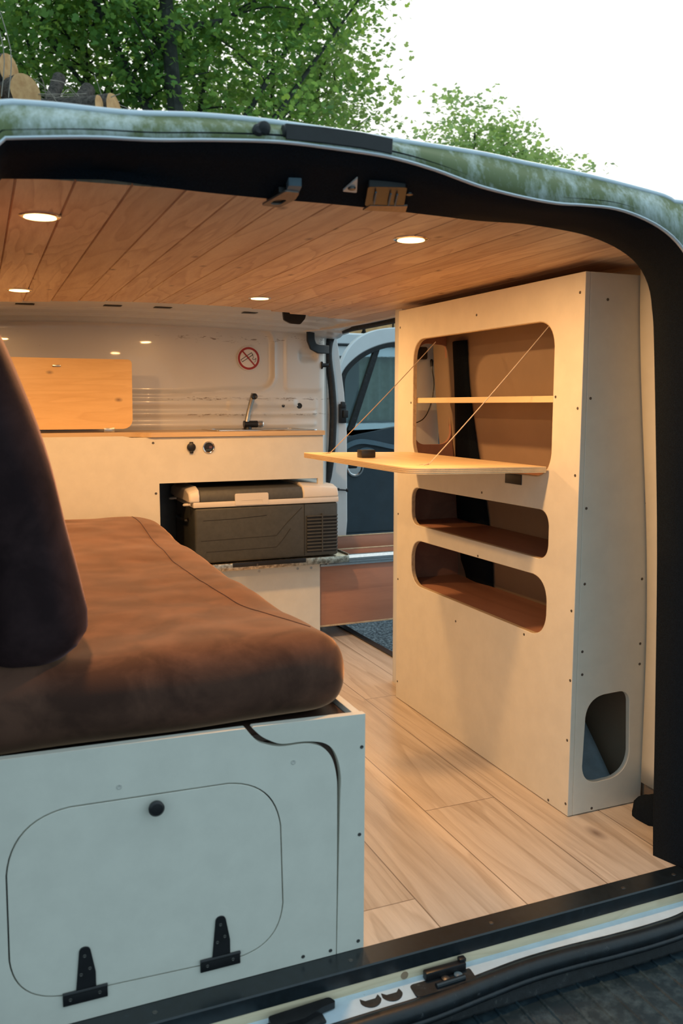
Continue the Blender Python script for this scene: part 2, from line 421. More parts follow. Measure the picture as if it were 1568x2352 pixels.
def sst(a, b_, x):
    t_ = min(max((x - a) / (b_ - a), 0), 1); return t_ * t_ * (3 - 2 * t_)
CX = .62     # centre line of the van
def crown(x, h=.02, half=.9): return -h * ((x - CX) / half) ** 2

# ------------------------------------------------------------------ ground
bm = bmesh.new(); grid(bm, 60, 60, lambda u, v: (-25 + 55 * u, -20 + 60 * v, -.56 + .01 * noise.noise(Vector((u * 40, v * 40, 0)))))
struct('ground', bm, 'gravel')

# ------------------------------------------------------------------ van floor, roof and walls
bm = B(-.30, 1.505, 1.362, 3.72, -.018, 0.0)
struct('floor', bm, 'floor')
bm = B(-.32, 1.53, 1.33, 5.0, -.20, -.021); struct('trim_1', bm, 'whitedirty')   # chassis floor pan under the laminate
# ceiling: tongue and groove boards with real V grooves
bm = bmesh.new(); k = 0; x = .066 - .084 * 4
while x < 1.50:
    x1 = min(x + .084, 1.51); zz0 = 1.338 + crown(x); zz1 = 1.338 + crown(x1)
    y0, y1 = 1.398, 2.965 + .10 * sst(.45, 0, x) + .16 * sst(.75, 1.25, x)
    if x > 1.33: y1 = 2.30
    g = .0022
    prof = [(x, zz0 + .004), (x + g, zz0), (x1 - g, zz1), (x1, zz1 + .004), (x1, zz1 + .012), (x, zz0 + .012)]
    a = [bm.verts.new((p[0], y0, p[1])) for p in prof]; c = [bm.verts.new((p[0], y1, p[1])) for p in prof]
    for i in range(6): bm.faces.new([a[i], a[(i + 1) % 6], c[(i + 1) % 6], c[i]])
    bm.faces.new(a[::-1]); bm.faces.new(c); x = x1
bmesh.ops.recalc_face_normals(bm, faces=bm.faces)
struct('ceiling', bm, 'ceil', smooth=0)

# bulkhead with pressed recess, ridges and dent
def rr_sdf(x, z, x0, x1, z0, z1, r):
    cx, cz = (x0 + x1) / 2, (z0 + z1) / 2; hx, hz = (x1 - x0) / 2 - r, (z1 - z0) / 2 - r
    dx, dz = abs(x - cx) - hx, abs(z - cz) - hz
    return sqrt(max(dx, 0) ** 2 + max(dz, 0) ** 2) + min(max(dx, dz), 0) - r
def bulk_y(x, z):
    y = 3.70
    zt = 1.325 + .012 * (1 - ((x - .75) / .6) ** 2)
    s = rr_sdf(x, z, -.5, 1.212, 1.05 + .02 * sst(.7, 1.1, x), zt, .06)
    y += .014 * (1 - sst(-.012, .004, s))
    y -= .006 * (1 - sst(0, .012, abs(s + .004 - .010)))
    for zc, hw, d in ((1.008, .022, .012), (.962, .014, .012), (.915, .014, .008)):
        lim = 1 - sst(1.30, 1.33, x) if zc > .99 else 1 - sst(1.40, 1.42, x)
        y -= d * (1 - sst(hw * .4, hw, abs(z - zc))) * lim
    s = rr_sdf(x, z, 1.325, 1.425, 1.185, 1.255, .025)
    y += .022 * (1 - sst(-.03, .0, s)) * (1.0 if z < 1.25 else 1)
    s = rr_sdf(x, z, 1.265, 1.44, 1.06, 1.31, .02); y -= .006 * (1 - sst(-.006, .002, s))
    s = rr_sdf(x, z, 1.0, 1.42, .975, 1.03, .012); y -= .004 * (1 - sst(-.006, .002, s))
    if x > 1.44: y += .10 * sst(1.44, 1.53, x)
    return y
bm = bmesh.new(); grid(bm, 250, 190, lambda u, v: (-.32 + 1.84 * u, bulk_y(-.32 + 1.84 * u, -.02 + 1.40 * v), -.02 + 1.40 * v))
struct('wall_front', bm, 'bulk', smooth=60)
# roof bow between the planks and the bulkhead
def bow(u, v):
    x = -.32 + 1.84 * u
    P = [(2.94, 1.352), (3.25, 1.356), (3.45, 1.357), (3.46, 1.352), (3.56, 1.346), (3.57, 1.339), (3.64, 1.336), (3.665, 1.328), (3.705, 1.324)]
    f = v * (len(P) - 1); i = min(int(f), len(P) - 2); f -= i
    y = P[i][0] * (1 - f) + P[i + 1][0] * f; z = P[i][1] * (1 - f) + P[i + 1][1] * f
    return (x, y, z + .010 * (1 - ((x - .62) / .5) ** 2) if x < 1.25 else z - .006 - .02 * sst(1.3, 1.5, x))
bm = bmesh.new(); grid(bm, 60, 40, bow); struct('trim_2', bm, 'white', solid=.002)
# left body side with lining
bm = bmesh.new(); grid(bm, 8, 20, lambda u, v: (-.30 + .02 * sst(.6, 1, v), 1.47 + 3.4 * u, -.2 + 1.52 * v)); struct('wall_left', bm, 'cream', solid=.02)
# right body side behind the tall cabinet (tumblehome), plywood lined
def side_x(z): return 1.522 - .068 * sst(.2, 1.35, z) ** 1.5
bm = bmesh.new(); grid(bm, 6, 26, lambda u, v: (side_x(1.40 * v - .02), 1.45 + 1.22 * u, -.02 + 1.37 * v))
wr = struct('wall_right', bm, 'liner', solid=.01)
bm = bmesh.new(); grid(bm, 6, 26, lambda u, v: (side_x(1.40 * v - .02) + .06, 1.38 + 1.36 * u, -.25 + 1.66 * v))
struct('trim_3', bm, 'white', solid=.01)
# white lining panel between the cabinet and the black rear pillar
bm = bmesh.new(); grid(bm, 3, 24, lambda u, v: (side_x(.056 + 1.27 * v) - .0185, 1.47 + .168 * u, .054 + 1.27 * v + .0 * u))
struct('trim_4', bm, 'cream', solid=.006)
# C pillar metal seen through the cabinet end
bm = B(1.345, 1.50, 2.70, 2.76, -.02, 1.36, bev=.012); struct('trim_5', bm, 'white')
# black sill strip of the side door
bm = bmesh.new(); tube(bm, [(1.497, 2.765, .003), (1.490, 3.05, .003), (1.478, 3.45, .003), (1.47, 3.70, .003)], 1, prof=[(-.014, -.02), (.014, -.02), (.014, .004), (-.014, .004)])
ss = struct('trim_6', bm, 'strip')
# sliding door upper rail
bm = bmesh.new(); tube(bm, spline([(1.452, 2.45, 1.345), (1.452, 2.95, 1.343), (1.442, 3.3, 1.341), (1.41, 3.52, 1.340), (1.345, 3.665, 1.338)], 8), 1, prof=[(-.010, -.018), (.010, -.018), (.010, .018), (-.010, .018)])
struct('trim_7', bm, 'pvc', bev=.002)
# body above the side door (closes the roof edge)
bm = bmesh.new()
bx = [(1.40, 1.352), (1.475, 1.356), (1.50, 1.350), (1.53, 1.40), (1.40, 1.41)]
a = [bm.verts.new((x_, 2.40, z_)) for x_, z_ in bx]; c = [bm.verts.new((x_, 3.95, z_)) for x_, z_ in bx]
for i in range(5): bm.faces.new([a[i], a[(i + 1) % 5], c[(i + 1) % 5], c[i]])
bm.faces.new(a[::-1]); bm.faces.new(c); bmesh.ops.recalc_face_normals(bm, faces=bm.faces); struct('trim_8', bm, 'pvc')

# B pillar outside face
bm = PR([(1.515, -.2), (1.515, 1.345), (1.546, 1.345), (1.562, 1.25), (1.590, 1.05), (1.604, .86), (1.606, .45), (1.585, .2), (1.57, -.2)], [], PY(3.785), (0, .06, 0))
bp = struct('trim_9', bm, 'white', bev=.004)
# side door rubber seal
bm = bmesh.new()
sp_ = spline([(1.475, 2.45, 1.317), (1.475, 2.95, 1.317), (1.482, 3.3, 1.319), (1.495, 3.55, 1.324), (1.512, 3.70, 1.330), (1.507, 3.75, 1.30), (1.496, 3.75, 1.255), (1.497, 3.75, 1.20), (1.510, 3.75, 1.10), (1.519, 3.75, .97), (1.512, 3.75, .80), (1.495, 3.75, .68), (1.475, 3.75, .58), (1.472, 3.75, .3), (1.472, 3.75, .02)], 8)
tube(bm, sp_, [.010 + .007 * sst(3.4, 3.7, p.y) for p in sp_], seg=12)
single('door_seal', 'black rubber seal curving round the side door opening beside the bulkhead', 'door seal', bm, 'black_matte', (1.472, 3.75, .02))

# ------------------------------------------------------------------ rear opening: carpeted lining, gutter, sill
I_ = [(.045,1.331),(.17,1.342),(.209,1.344),(.324,1.340),(.448,1.339),(.604,1.340),(.774,1.337),(.864,1.335),(.959,1.337),(1.058,1.332),(1.121,1.324),(1.185,1.306),(1.235,1.278),(1.265,1.236),(1.276,1.19),(1.283,1.14),(1.300,.93),(1.319,.66),(1.335,.27),(1.343,.03),(1.35,-.03)]
B_ = [(.043,1.346),(.154,1.360),(.242,1.366),(.323,1.375),(.428,1.384),(.526,1.384),(.614,1.381),(.691,1.370),(.772,1.353),(.857,1.343),(.927,1.339),(.982,1.341),(1.056,1.340),(1.126,1.325),(1.177,1.303),(1.215,1.272),(1.255,1.22),(1.30,1.14),(1.35,.93),(1.39,.66),(1.405,.27),(1.40,-.03)]
T_ = [(.046,1.405),(.113,1.409),(.212,1.411),(.312,1.420),(.411,1.424),(.541,1.423),(.628,1.421),(.789,1.417),(.875,1.411),(.993,1.404),(1.099,1.394),(1.19,1.383),(1.194,1.377),(1.26,1.372),(1.33,1.33),(1.40,1.2),(1.47,.93),(1.50,.66),(1.51,.27),(1.50,-.03)]
def resample(pts, n):
    P = [Vector((p[0], p[1], 0)) for p in pts]; d = [0]
    for a, b_ in zip(P, P[1:]): d.append(d[-1] + (b_ - a).length)
    out = []
    for i in range(n):
        s = d[-1] * i / (n - 1); j = 0
        while j < len(d) - 2 and d[j + 1] < s: j += 1
        u = (s - d[j]) / (d[j + 1] - d[j]); out.append(P[j].lerp(P[j + 1], u))
    return [(p.x, p.y) for p in out]
def full(pts):
    """smooth the half ring and mirror its side about the centre line"""
    sp2 = [(p.x, p.y) for p in spline([(p[0], p[1], 0) for p in pts], 4)]
    right = [p for p in sp2 if p[0] >= CX]; left = [p for p in sp2 if p[0] < CX]
    corner = [(2 * CX - p[0], p[1]) for p in right if 2 * CX - p[0] < left[0][0] - .02]
    return resample(corner[::-1] + left + right, 240)
RI, RB, RT = full(I_), full(B_), full(T_)
def loft(rings):
    bm = bmesh.new(); V_ = [[bm.verts.new(p) for p in r] for r in rings]
    for a, c in zip(V_, V_[1:]):
        for i in range(len(a) - 1): bm.faces.new([a[i], a[i + 1], c[i + 1], c[i]])
    return bm
def lp(r1, r2, u): return [(a[0] * (1 - u) + b_[0] * u, a[1] * (1 - u) + b_[1] * u) for a, b_ in zip(r1, r2)]
r3 = lambda r, y: [(p[0], y, p[1]) for p in r]
def drop(p):
    zc = 1.335 + crown(p[0]); k_ = min(1.0, (zc - 1) / (p[1] - 1)) if p[1] > 1.28 else 1.0
    return (p[0] * k_ if p[0] > 0 else p[0], 1.42 * k_, 1 + (p[1] - 1) * k_)
R3I = [drop(p) for p in RI]
bk = lambda d, y: [(p3[0], p3[1] + .003 + d * .02, p3[2] + .004 + d * .3) if p3[1] < 1.4199 else (q[0], y, q[1]) for q, p3 in zip(off(RI, d), R3I)]
bm = loft([bk(.05, 1.475), bk(.040, 1.455), bk(.012, 1.432), R3I, r3(off(lp(RI, RB, .33), -.004), 1.37), r3(off(lp(RI, RB, .66), -.003), 1.32), r3(off(RB, -.001), 1.272), r3(off(RB, .012), 1.268)])
struct('trim_10', bm, 'carpet', smooth=70)
bm = loft([r3(off(RB, .001), 1.275), r3(off(RB, -.0005), 1.267), r3(off(RB, .001), 1.265), r3(off(RB, .004), 1.267)])
struct('trim_11', bm, 'lip', smooth=70, solid=.0015)
bm = loft([r3(off(RB, .003), 1.2662), r3(lp(RB, RT, .5), 1.276), r3(off(RT, -.008), 1.292)])
struct('trim_12', bm, 'moss', smooth=70, solid=.002)
bm = loft([r3(off(RT, -.008), 1.292), r3(off(RT, -.002), 1.292), r3(off(RT, .001), 1.298), r3(off(RT, -.002), 1.32), r3(off(RT, -.004), 1.40)])
struct('trim_13', bm, 'lip', smooth=70, solid=.002)

# roof skin running forward from the gutter
top = [i for i, p in enumerate(RT) if p[1] > 1.335]
def cut(r): return [r[i] for i in top]
bm = loft([r3(cut(off(RT, -.004)), 1.40), r3(cut(off(RT, .004)), 1.8), r3(cut(off(RT, .010)), 2.5), r3(cut(off(RT, .006)), 4.2), r3(cut(off(RT, -.03)), 5.0)])
struct('roof', bm, 'white', smooth=70, solid=.002)

# outer body sides running forward from the gutter (left full length, right up to the side door)
lo_ = [i for i, p in enumerate(RT) if p[1] <= 1.345 and p[0] < CX]; ro_ = [i for i, p in enumerate(RT) if p[1] <= 1.345 and p[0] > CX]
def sel(r, ix): return [r[i] for i in ix]
struct('trim_18', loft([r3(sel(off(RT, -.004), lo_), 1.40), r3(sel(off(RT, .06), lo_), 1.425), r3(sel(off(RT, .12), lo_), 1.52), r3(sel(off(RT, .14), lo_), 2.6), r3(sel(off(RT, .14), lo_), 5.0)]), 'white', smooth=70, solid=.002)
struct('trim_19', loft([r3(sel(off(RT, -.004), ro_), 1.40), r3(sel(off(RT, .06), ro_), 1.425), r3(sel(off(RT, .13), ro_), 1.50), r3(sel(off(RT, .155), ro_), 2.74)]), 'white', smooth=70, solid=.002)

# black carpet tuft at the foot of the pillar
bm = bmesh.new(); bmesh.ops.create_icosphere(bm, subdivisions=3, radius=1)
for v_ in bm.verts:
    n_ = 1 + .15 * noise.noise(v_.co * 2.2); v_.co = Vector((1.475, 1.56, .0)) + Vector((v_.co.x * .045, v_.co.y * .06, max(v_.co.z, 0) * .055)) * n_
single('carpet_offcut', 'black carpet lump on the floor between white cabinet and rear pillar', 'carpet', bm, 'carpet', (1.475, 1.56, 0))

# threshold angle strip
st = Thing('threshold_strip', 'black metal angle strip screwed along the rear edge of the floor', 'threshold strip', (.62, 1.335, -.03))
bm = bmesh.new()
pf = [(1.362, .0005), (1.362, .0035), (1.314, .0035), (1.3115, .001), (1.3115, -.0255), (1.3135, -.0255), (1.3135, .0005)]
a = [bm.verts.new((-.12, y, z)) for y, z in pf]; c = [bm.verts.new((1.36, y, z)) for y, z in pf]
for i in range(7): bm.faces.new([a[i], a[(i + 1) % 7], c[(i + 1) % 7], c[i]])
bm.faces.new(a[::-1]); bm.faces.new(c); bmesh.ops.recalc_face_normals(bm, faces=bm.faces)
st.part('angle', bm, 'strip')
f0 = None
for sx in (.222, .574, .87, 1.19, 1.325):
    if f0 is None: f0 = st.part('screw', L([(.0045, .0034), (.0042, .0043), (.002, .0046)], (sx, 1.336, 0), 'Z', 12), 'screw'); s0 = sx
    else: dup(f0, st.o, (sx - s0, 0, 0))
# pine batten
bm = B(-.12, 1.40, 1.3125, 1.345, -.0455, -.0258, bev=.001)
bt = Thing('wooden_batten', 'pale pine batten with a round knot under the black rear threshold strip', 'batten', (.62, 1.328, -.0455))
bt.part('plank', bm, 'batten'); bt.part('knot', L([(.0075, 0), (.0075, -.0008), (.003, -.0012)], (.671, 1.3125, -.0365), 'Y', 16), plain('brown_knot', (.30, .20, .12), .6))
# white rear sill pressing, seal, step
def sill(u, v):
    x = -.12 + 1.60 * u
    P = [(1.345, -.0458), (1.312, -.0462), (1.295, -.048), (1.272, -.052), (1.262, -.058), (1.272, -.066), (1.29, -.07)]
    f = v * (len(P) - 1); i = min(int(f), len(P) - 2); f -= i
    y = P[i][0] * (1 - f) + P[i + 1][0] * f; z = P[i][1] * (1 - f) + P[i + 1][1] * f
    z += .03 * sst(1.34, 1.48, x) if v > .1 else 0
    return (x, y - .012 * (1 - sst(.78, .95, x)) * sst(.2, .5, v), z)
bm = bmesh.new(); grid(bm, 90, 36, sill); struct('trim_14', bm, 'whitedirty', smooth=60, solid=.002)
bm = bmesh.new()
cl_ = [(-.12, 1.245), (.30, 1.245), (.58, 1.250), (.69, 1.252), (.805, 1.264), (.905, 1.273), (1.006, 1.273), (1.105, 1.268), (1.213, 1.266), (1.30, 1.272)]
ctr = [(x_, y_, -.062) for x_, y_ in cl_] + [(1.355, 1.276, -.045), (1.39, 1.272, -.005), (1.408, 1.268, .06)]
tube(bm, spline(ctr, 8), .0165, seg=16)
tube(bm, spline([(x_ + (.0 if k_ < 10 else .006), y_ - .014, z_ - .014) for k_, (x_, y_, z_) in enumerate(ctr)], 8), .006, seg=8)
tube(bm, spline([(x_, y_ + .011, z_ + .0115) for k_, (x_, y_, z_) in enumerate(ctr)], 8), .0035, seg=6)
single('tailgate_seal', 'thick worn black rubber seal along the white rear sill', 'rubber seal', bm, 'seal', (.62, 1.25, -.112), smooth=60)
bs = Thing('bumper_step', 'dark ribbed plastic bumper step below the rear door sill', 'bumper step', (.62, 1.0, -.30))
bm = bmesh.new()
def stepf(u, v):
    y = 1.262 - .55 * v; x = -.35 + 2.3 * u
    ph = ((x / .046) % 1.0); rib = .003 * (1 if ph < .10 else 0)
    return (x, y, -.112 + rib - .06 * sst(.85, 1, v))
grid(bm, 1000, 10, stepf); bs.part('tread', bm, 'step', smooth=25, solid=.003)
bm = bmesh.new(); grid(bm, 60, 6, lambda u, v: (-.35 + 2.1 * u, 1.255 + .012 * v, -.114 + .045 * v)); bs.part('shadow_strip', bm, 'black_matte', solid=.002)  # black strip added to stand for the deep shadow between seal and tread
bs.part('fascia', B(-.35, 1.95, .70, .72, -.55, -.172, bev=.005), 'step')

# centre door catches at the top, lock strikers at the bottom
def SL(o): return lambda u, v: (u, v, 1.34 + .29 * (1.42 - v) - .006 - o)
M['catch'] = plain('dull_zinc', (.22, .17, .14), .4, .6, .1, 120)
t_ = Thing('door_catch', 'small grey catch plate with dark hole under the black top of the rear opening', 'door catch', (.47, 1.385, 1.335))
t_.part('plate', PR(arc_poly([(.444, 1.410), (.470, 1.362), (.494, 1.362), (.494, 1.384), (.476, 1.412)], .004, 4), [arc_poly([(.456, 1.404), (.462, 1.388), (.482, 1.386), (.474, 1.404)], .006, 4)], SL(.012), (0, 0, .003)), 'catch')
t_.part('hook', PR(arc_poly([(.472, 1.366), (.470, 1.348), (.492, 1.346), (.494, 1.368)], .002, 3), [], SL(.010), (0, 0, .014)), 'armrest', bev=.002)
t_.part('core', PR([(.452, 1.406), (.462, 1.372), (.488, 1.370), (.478, 1.406)], [], SL(.0085), (0, 0, .008)), 'black')
t_ = Thing('lock_bracket', 'wide latch bracket with two pointed metal ears under the rear opening top', 'lock bracket', (.62, 1.36, 1.34))
t_.part('body', PR(arc_poly([(.600, 1.330), (.666, 1.320), (.690, 1.380), (.620, 1.388)], .005, 4), [], SL(.009), (0, 0, .012)), 'black', bev=.002)
t_.part('flange', PR([(.628, 1.384), (.694, 1.374), (.700, 1.394), (.622, 1.400)], [], SL(.010), (0, 0, .003)), 'catch')
t_.part('ear', PR(arc_poly([(.569, 1.364), (.578, 1.322), (.595, 1.364)], .003, 4), [], SL(.002), (0, 0, .003)), 'pvc')
t_.part('ear', PR(arc_poly([(.662, 1.324), (.697, 1.318), (.697, 1.366), (.667, 1.346)], .003, 4), [], SL(.002), (0, 0, .003)), 'catch')
for x_, y_ in ((.580, 1.350), (.684, 1.348)): t_.part('bolt', L([(.0065, 0), (.0065, -.003), (.004, -.004)], SL(.002)(x_, y_), 'Z', 12), 'screw')
for x_ in (.618, .645, .657): t_.part('pin', T([SL(.012)(x_, 1.338), SL(.012)(x_ + .012, 1.372)], .0016, seg=8), 'armrest')

t_ = Thing('lock_striker', 'black lock striker plate with folded tab on the white rear sill', 'lock striker', (.75, 1.285, -.09))
t_.part('plate', PR(arc_poly([(.672, 1.297), (.800, 1.300), (.796, 1.262), (.672, 1.262)], .008), [], PZ(-.0495), (0, 0, .003)), 'black_matte')
t_.part('housing', B(.705, .790, 1.292, 1.307, -.047, -.030, bev=.003), 'black'); t_.part('tab', B(.778, .792, 1.296, 1.308, -.032, -.024, bev=.002), 'black')
t_.part('bar', T([(.715, 1.272, -.043), (.775, 1.274, -.043)], .005), 'strip'); t_.part('bolt', L([(.008, 0), (.008, .005), (.004, .007)], (.768, 1.285, -.0475), 'Z', 12), 'armrest')
t_.part('bolt', L([(.008, 0), (.008, .004), (.004, .006)], (.742, 1.286, -.0475), 'Z', 12), 'screw')
t_ = Thing('latch_bracket', 'black folded latch bracket with round eye on the rear sill, left of striker', 'latch bracket', (.46, 1.27, -.09))
t_.part('arm', PR(arc_poly([(.405, 1.300), (.520, 1.306), (.527, 1.290), (.500, 1.286), (.46, 1.272), (.405, 1.272)], .005), [], PZ(-.044), (0, 0, .012)), 'black', bev=.002)
t_.part('eye', L([(.021, -.06), (.021, -.044), (.011, -.042), (.010, -.058)], (.456, 1.255, 0), 'Z', 20), 'black'); t_.part('fold', B(.398, .425, 1.264, 1.292, -.058, -.036, bev=.004), 'black_matte')
t_.part('plate', B(.425, .500, 1.266, 1.296, -.0500, -.043, bev=.003), 'black_matte')
for k_, x_ in enumerate((.592, .634)):
    single('drain_plug', ['left of the two round dark plugs in the white rear sill', 'right of the two round dark plugs in the white rear sill'][k_], 'drain plug',
           L([(.021, 0), (.021, .002), (.018, .003), (.01, .0025)], (x_, 1.2925, -.0495), 'Z', 24), 'black_matte', (x_, 1.2925, -.0495))
# third brake light and rubber buffer on the gutter
t_ = Thing('brake_light', 'long black high-level brake light strip set in the mossy roof edge', 'brake light', (.525, 1.262, 1.395))
bm = bmesh.new(); tube(bm, [(.438, 1.273, 1.4015), (.50, 1.271, 1.4025), (.56, 1.271, 1.4020), (.612, 1.272, 1.3990)], 1, prof=[(-.005, -.010), (-.003, -.0125), (.008, -.0125), (.008, .0105), (-.003, .011), (-.005, .008)])
t_.part('housing', bm, 'black', bev=.001); t_.part('end_cap', L([(.0095, 0), (.0095, .003), (.006, .004)], (.4345, 1.272, 1.4015), 'X', 16), 'black_matte')
t_ = Thing('rubber_buffer', 'round black rubber door buffer on mossy roof edge beside brake light', 'door buffer', (.405, 1.262, 1.396))
t_.part('dome', L([(.009, .006), (.0108, -.004), (.009, -.011), (.004, -.014)], (.405, 1.275, 1.402), 'Y', 20), 'black_matte')
t_.part('mount', L([(.008, .004), (.009, -.005), (.005, -.008)], (.396, 1.272, 1.398), 'Y', 16), 'black')

# ------------------------------------------------------------------ ceiling spotlights
def spot(x, y, lab):
    zc = 1.338 + crown(x)
    t_ = Thing('ceiling_spotlight', lab, 'spotlight', (x, y, zc), 'recessed ceiling spotlights')
    bm = bmesh.new(); lathe(bm, [(.036, .0015), (.036, -.0015), (.033, -.003), (.029, -.003), (.0285, -.001)], (x, y, zc), 'Z', 32)
    t_.part('rim', bm, 'chrome'); t_.part('lens', L([(.028, -.0035), (.028, -.0040), (.020, -.0046)], (x, y, zc), 'Z', 32), 'glow')
    ld = bpy.data.lights.new('spotlight_lamp', 'AREA'); ld.shape = 'DISK'; ld.size = .052; ld.energy = LAMP_W; ld.color = LAMP_COL
    lo = bpy.data.objects.new('lamp', ld); COL.objects.link(lo); lo.parent = t_.o; lo.location = (0, 0, -.0055)
spot(.1165, 1.665, 'lit ceiling spotlight nearest the camera on the left, above the bed')
spot(.832, 1.630, 'lit ceiling spotlight in the planks nearest the tall white cabinet')
spot(.1256, 2.733, 'lit ceiling spotlight at far left, close to the bulkhead')
spot(.839, 2.69, 'lit ceiling spotlight at far middle, above the sink and fridge')

# ------------------------------------------------------------------ tall cabinet
tcab = Thing('tall_cabinet', 'tall cream plywood cabinet with three rounded shelf openings on the right', 'cabinet', (1.38, 2.11, 0))
h1 = arc_poly([(1.750, .822), (1.750, 1.203), (2.486, 1.205), (2.486, .824)], .062, 8)
h2 = arc_poly([(1.752, .617), (1.752, .742), (2.488, .737), (2.488, .617)], .038, 8)
h3 = arc_poly([(1.752, .420), (1.752, .575), (2.486, .568), (2.486, .420)], .060, 8)
tcab.part('front_panel', PR([(1.642, .002), (1.642, 1.30), (2.592, 1.304), (2.592, .002)], [h1, h2, h3], PX(1.281), (.014, 0, 0)), 'cream', bev=.0012)
def hx(z): return side_x(z) - .016
outer = [(1.2955, .002), (1.2955, 1.30)] + [(hx(1.30 - 1.298 * k / 12), 1.30 - 1.298 * k / 12) for k in range(13)]
hs = arc_poly([(1.318, .074), (1.326, .296), (1.456, .300), (1.466, .080)], [.05, .05, .03, .06], 8)
tcab.part('end_panel', PR(outer, [hs], PY(1.642), (0, .014, 0)), 'cream', bev=.0012)
far = [(1.2955, .002), (1.2955, 1.30)] + [(hx(1.30 - 1.298 * k / 12) + .009, 1.30 - 1.298 * k / 12) for k in range(13)]
hf = arc_poly([(1.335, .868), (1.345, 1.205), (1.478, 1.195), (1.474, .868)], .04, 8)
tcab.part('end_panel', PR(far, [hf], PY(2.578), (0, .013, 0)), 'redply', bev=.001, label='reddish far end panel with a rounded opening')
def shelf(z0, z1): return PR([(1.296, 1.657), (1.296, 2.577), (hx(z0) , 2.577), (hx(z0), 1.657)], [], PZ(z0), (0, 0, z1 - z0))
tcab.part('shelf', shelf(1.006, 1.022), 'plyface', bev=.001)
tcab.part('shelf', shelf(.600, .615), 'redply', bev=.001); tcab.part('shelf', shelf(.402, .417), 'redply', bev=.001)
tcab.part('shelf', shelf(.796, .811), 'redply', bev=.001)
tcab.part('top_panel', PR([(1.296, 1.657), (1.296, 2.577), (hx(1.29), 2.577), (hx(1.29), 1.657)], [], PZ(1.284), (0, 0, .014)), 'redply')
screws(tcab, 'X', [(1.660, 1.255), (1.655, .992), (1.656, .836), (1.653, .513), (1.649, .343), (1.653, .192), (1.651, .031), (1.740, 1.019), (2.108, 1.246), (2.063, .758), (2.077, .577), (2.194, .361), (1.844, .408), (2.584, .638), (2.582, .416), (2.498, 1.007), (1.72, .010), (2.58, 1.25), (2.58, .06)], 1.281)
screws(tcab, 'Y', [(1.306, 1.015), (1.470, 1.018), (1.305, .759), (1.483, .764), (1.308, .578), (1.480, .577), (1.308, .413), (1.483, .414), (1.310, .356), (1.484, .362), (1.353, .010), (1.345, 1.24), (1.450, 1.235)], 1.642)
# fold-down table leaf (the piece cut from the top opening)
tb = arc_poly([(0, 1.755), (0, 2.482), (.372, 2.482), (.372, 1.755)], [.003, .003, .03, .055], 8)
def tmap(u, v): return (1.272 - u, v, .836 + (u / .372) * .006)
bm = bmesh.new(); prism(bm, tb, [], tmap, (0, 0, .0145))
tab = tcab.part('folding_table', bm, 'plyface', bev=.001, label='honey coloured plywood table leaf folded down and hung on two cords')
tcx, tcy = .186, 2.1185
tb2 = [(tcx + (u - tcx) * 1.0022, tcy + (v - tcy) * 1.0012) for u, v in tb]
for dz in (.0028, .0068, .0108):
    bm = bmesh.new(); prism(bm, tb2, [], lambda u, v: (1.272 - u, v, .836 + (u / .372) * .006 + dz), (0, 0, .0014)); tcab.part('ply_layer', bm, 'cream_edge', parent=tab)
for hh in (h1, h2, h3):
    hx0 = (min(p[0] for p in hh) + max(p[0] for p in hh)) / 2; hz0 = (min(p[1] for p in hh) + max(p[1] for p in hh)) / 2
    tcab.part('opening_edge', PR(hh, [[(hx0 + (a - hx0) * .9962, hz0 + (b2 - hz0) * .992) for a, b2 in hh]], PX(1.2822), (.0116, 0, 0)), 'cream_edge')
bm = bmesh.new()
box(bm, .962, 1.004, 2.168, 2.200, .856, .877, bev=.0015)
tcab.part('catch', bm, 'black', parent=tab)
tcab.part('catch_plate', B(1.2785, 1.2812, 1.872, 1.946, .795, .822, bev=.0008), 'black')
for y0, y1, z0 in ((1.790, 1.862, 1.19), (2.36, 2.40, 1.19)):
    a = Vector((1.292, y0, z0)); b_ = Vector((1.005 if y0 < 2 else .965, y1 if y0 < 2 else 2.41, .8565)); pts = [a.lerp(b_, k / 14) - Vector((0, 0, .004 * sin(pi * k / 14))) for k in range(15)]
    bm = T(pts, .0013, seg=6); q = b_
    tube(bm, [q, q + Vector((-.012, .012, -.001)), q + Vector((-.024, .004, -.002))], .0016, seg=6); tube(bm, [q + Vector((0, 0, .003)), q + Vector((-.018, -.01, -.001))], .001, seg=6)
    tcab.part('cord', bm, 'string')
# items inside
bm = bmesh.new()
grid(bm, 24, 4, lambda u, v: (side_x(.41 + .80 * (1 - u)) - .012 - .012 * sin(pi * v), (2.47 + .06 * u * 0) + (-.035 - .085 * sst(.1, 1, u)) + (.09 + .11 * sst(.1, .8, u)) * v * (1 - .2 * sst(.9, 1, u)), 1.205 - .80 * u))
struct('trim_15', bm, 'carpet', solid=.003)
t_ = Thing('cable_box', 'small black box with thin cables on the pillar seen through cabinet end', 'cable box', (1.41, 2.69, 1.175))
t_.part('case', B(1.392, 1.434, 2.672, 2.699, 1.155, 1.198, bev=.006), 'black')
t_.part('cable', T(spline([(1.455, 2.685, 1.14), (1.456, 2.68, 1.115), (1.462, 2.68, 1.07), (1.45, 2.68, 1.0), (1.42, 2.68, .95), (1.36, 2.68, .93)], 6), .0018, seg=6), 'black')
t_.part('cable', T(spline([(1.395, 2.69, 1.165), (1.36, 2.685, 1.12), (1.365, 2.68, 1.03), (1.372, 2.68, .98), (1.35, 2.68, .945)], 6), .0018, seg=6), 'black')
t_.part('plug', L([(.005, -.012), (.006, .006), (.003, .012)], (1.455, 2.685, 1.145), 'Z', 10), 'black')
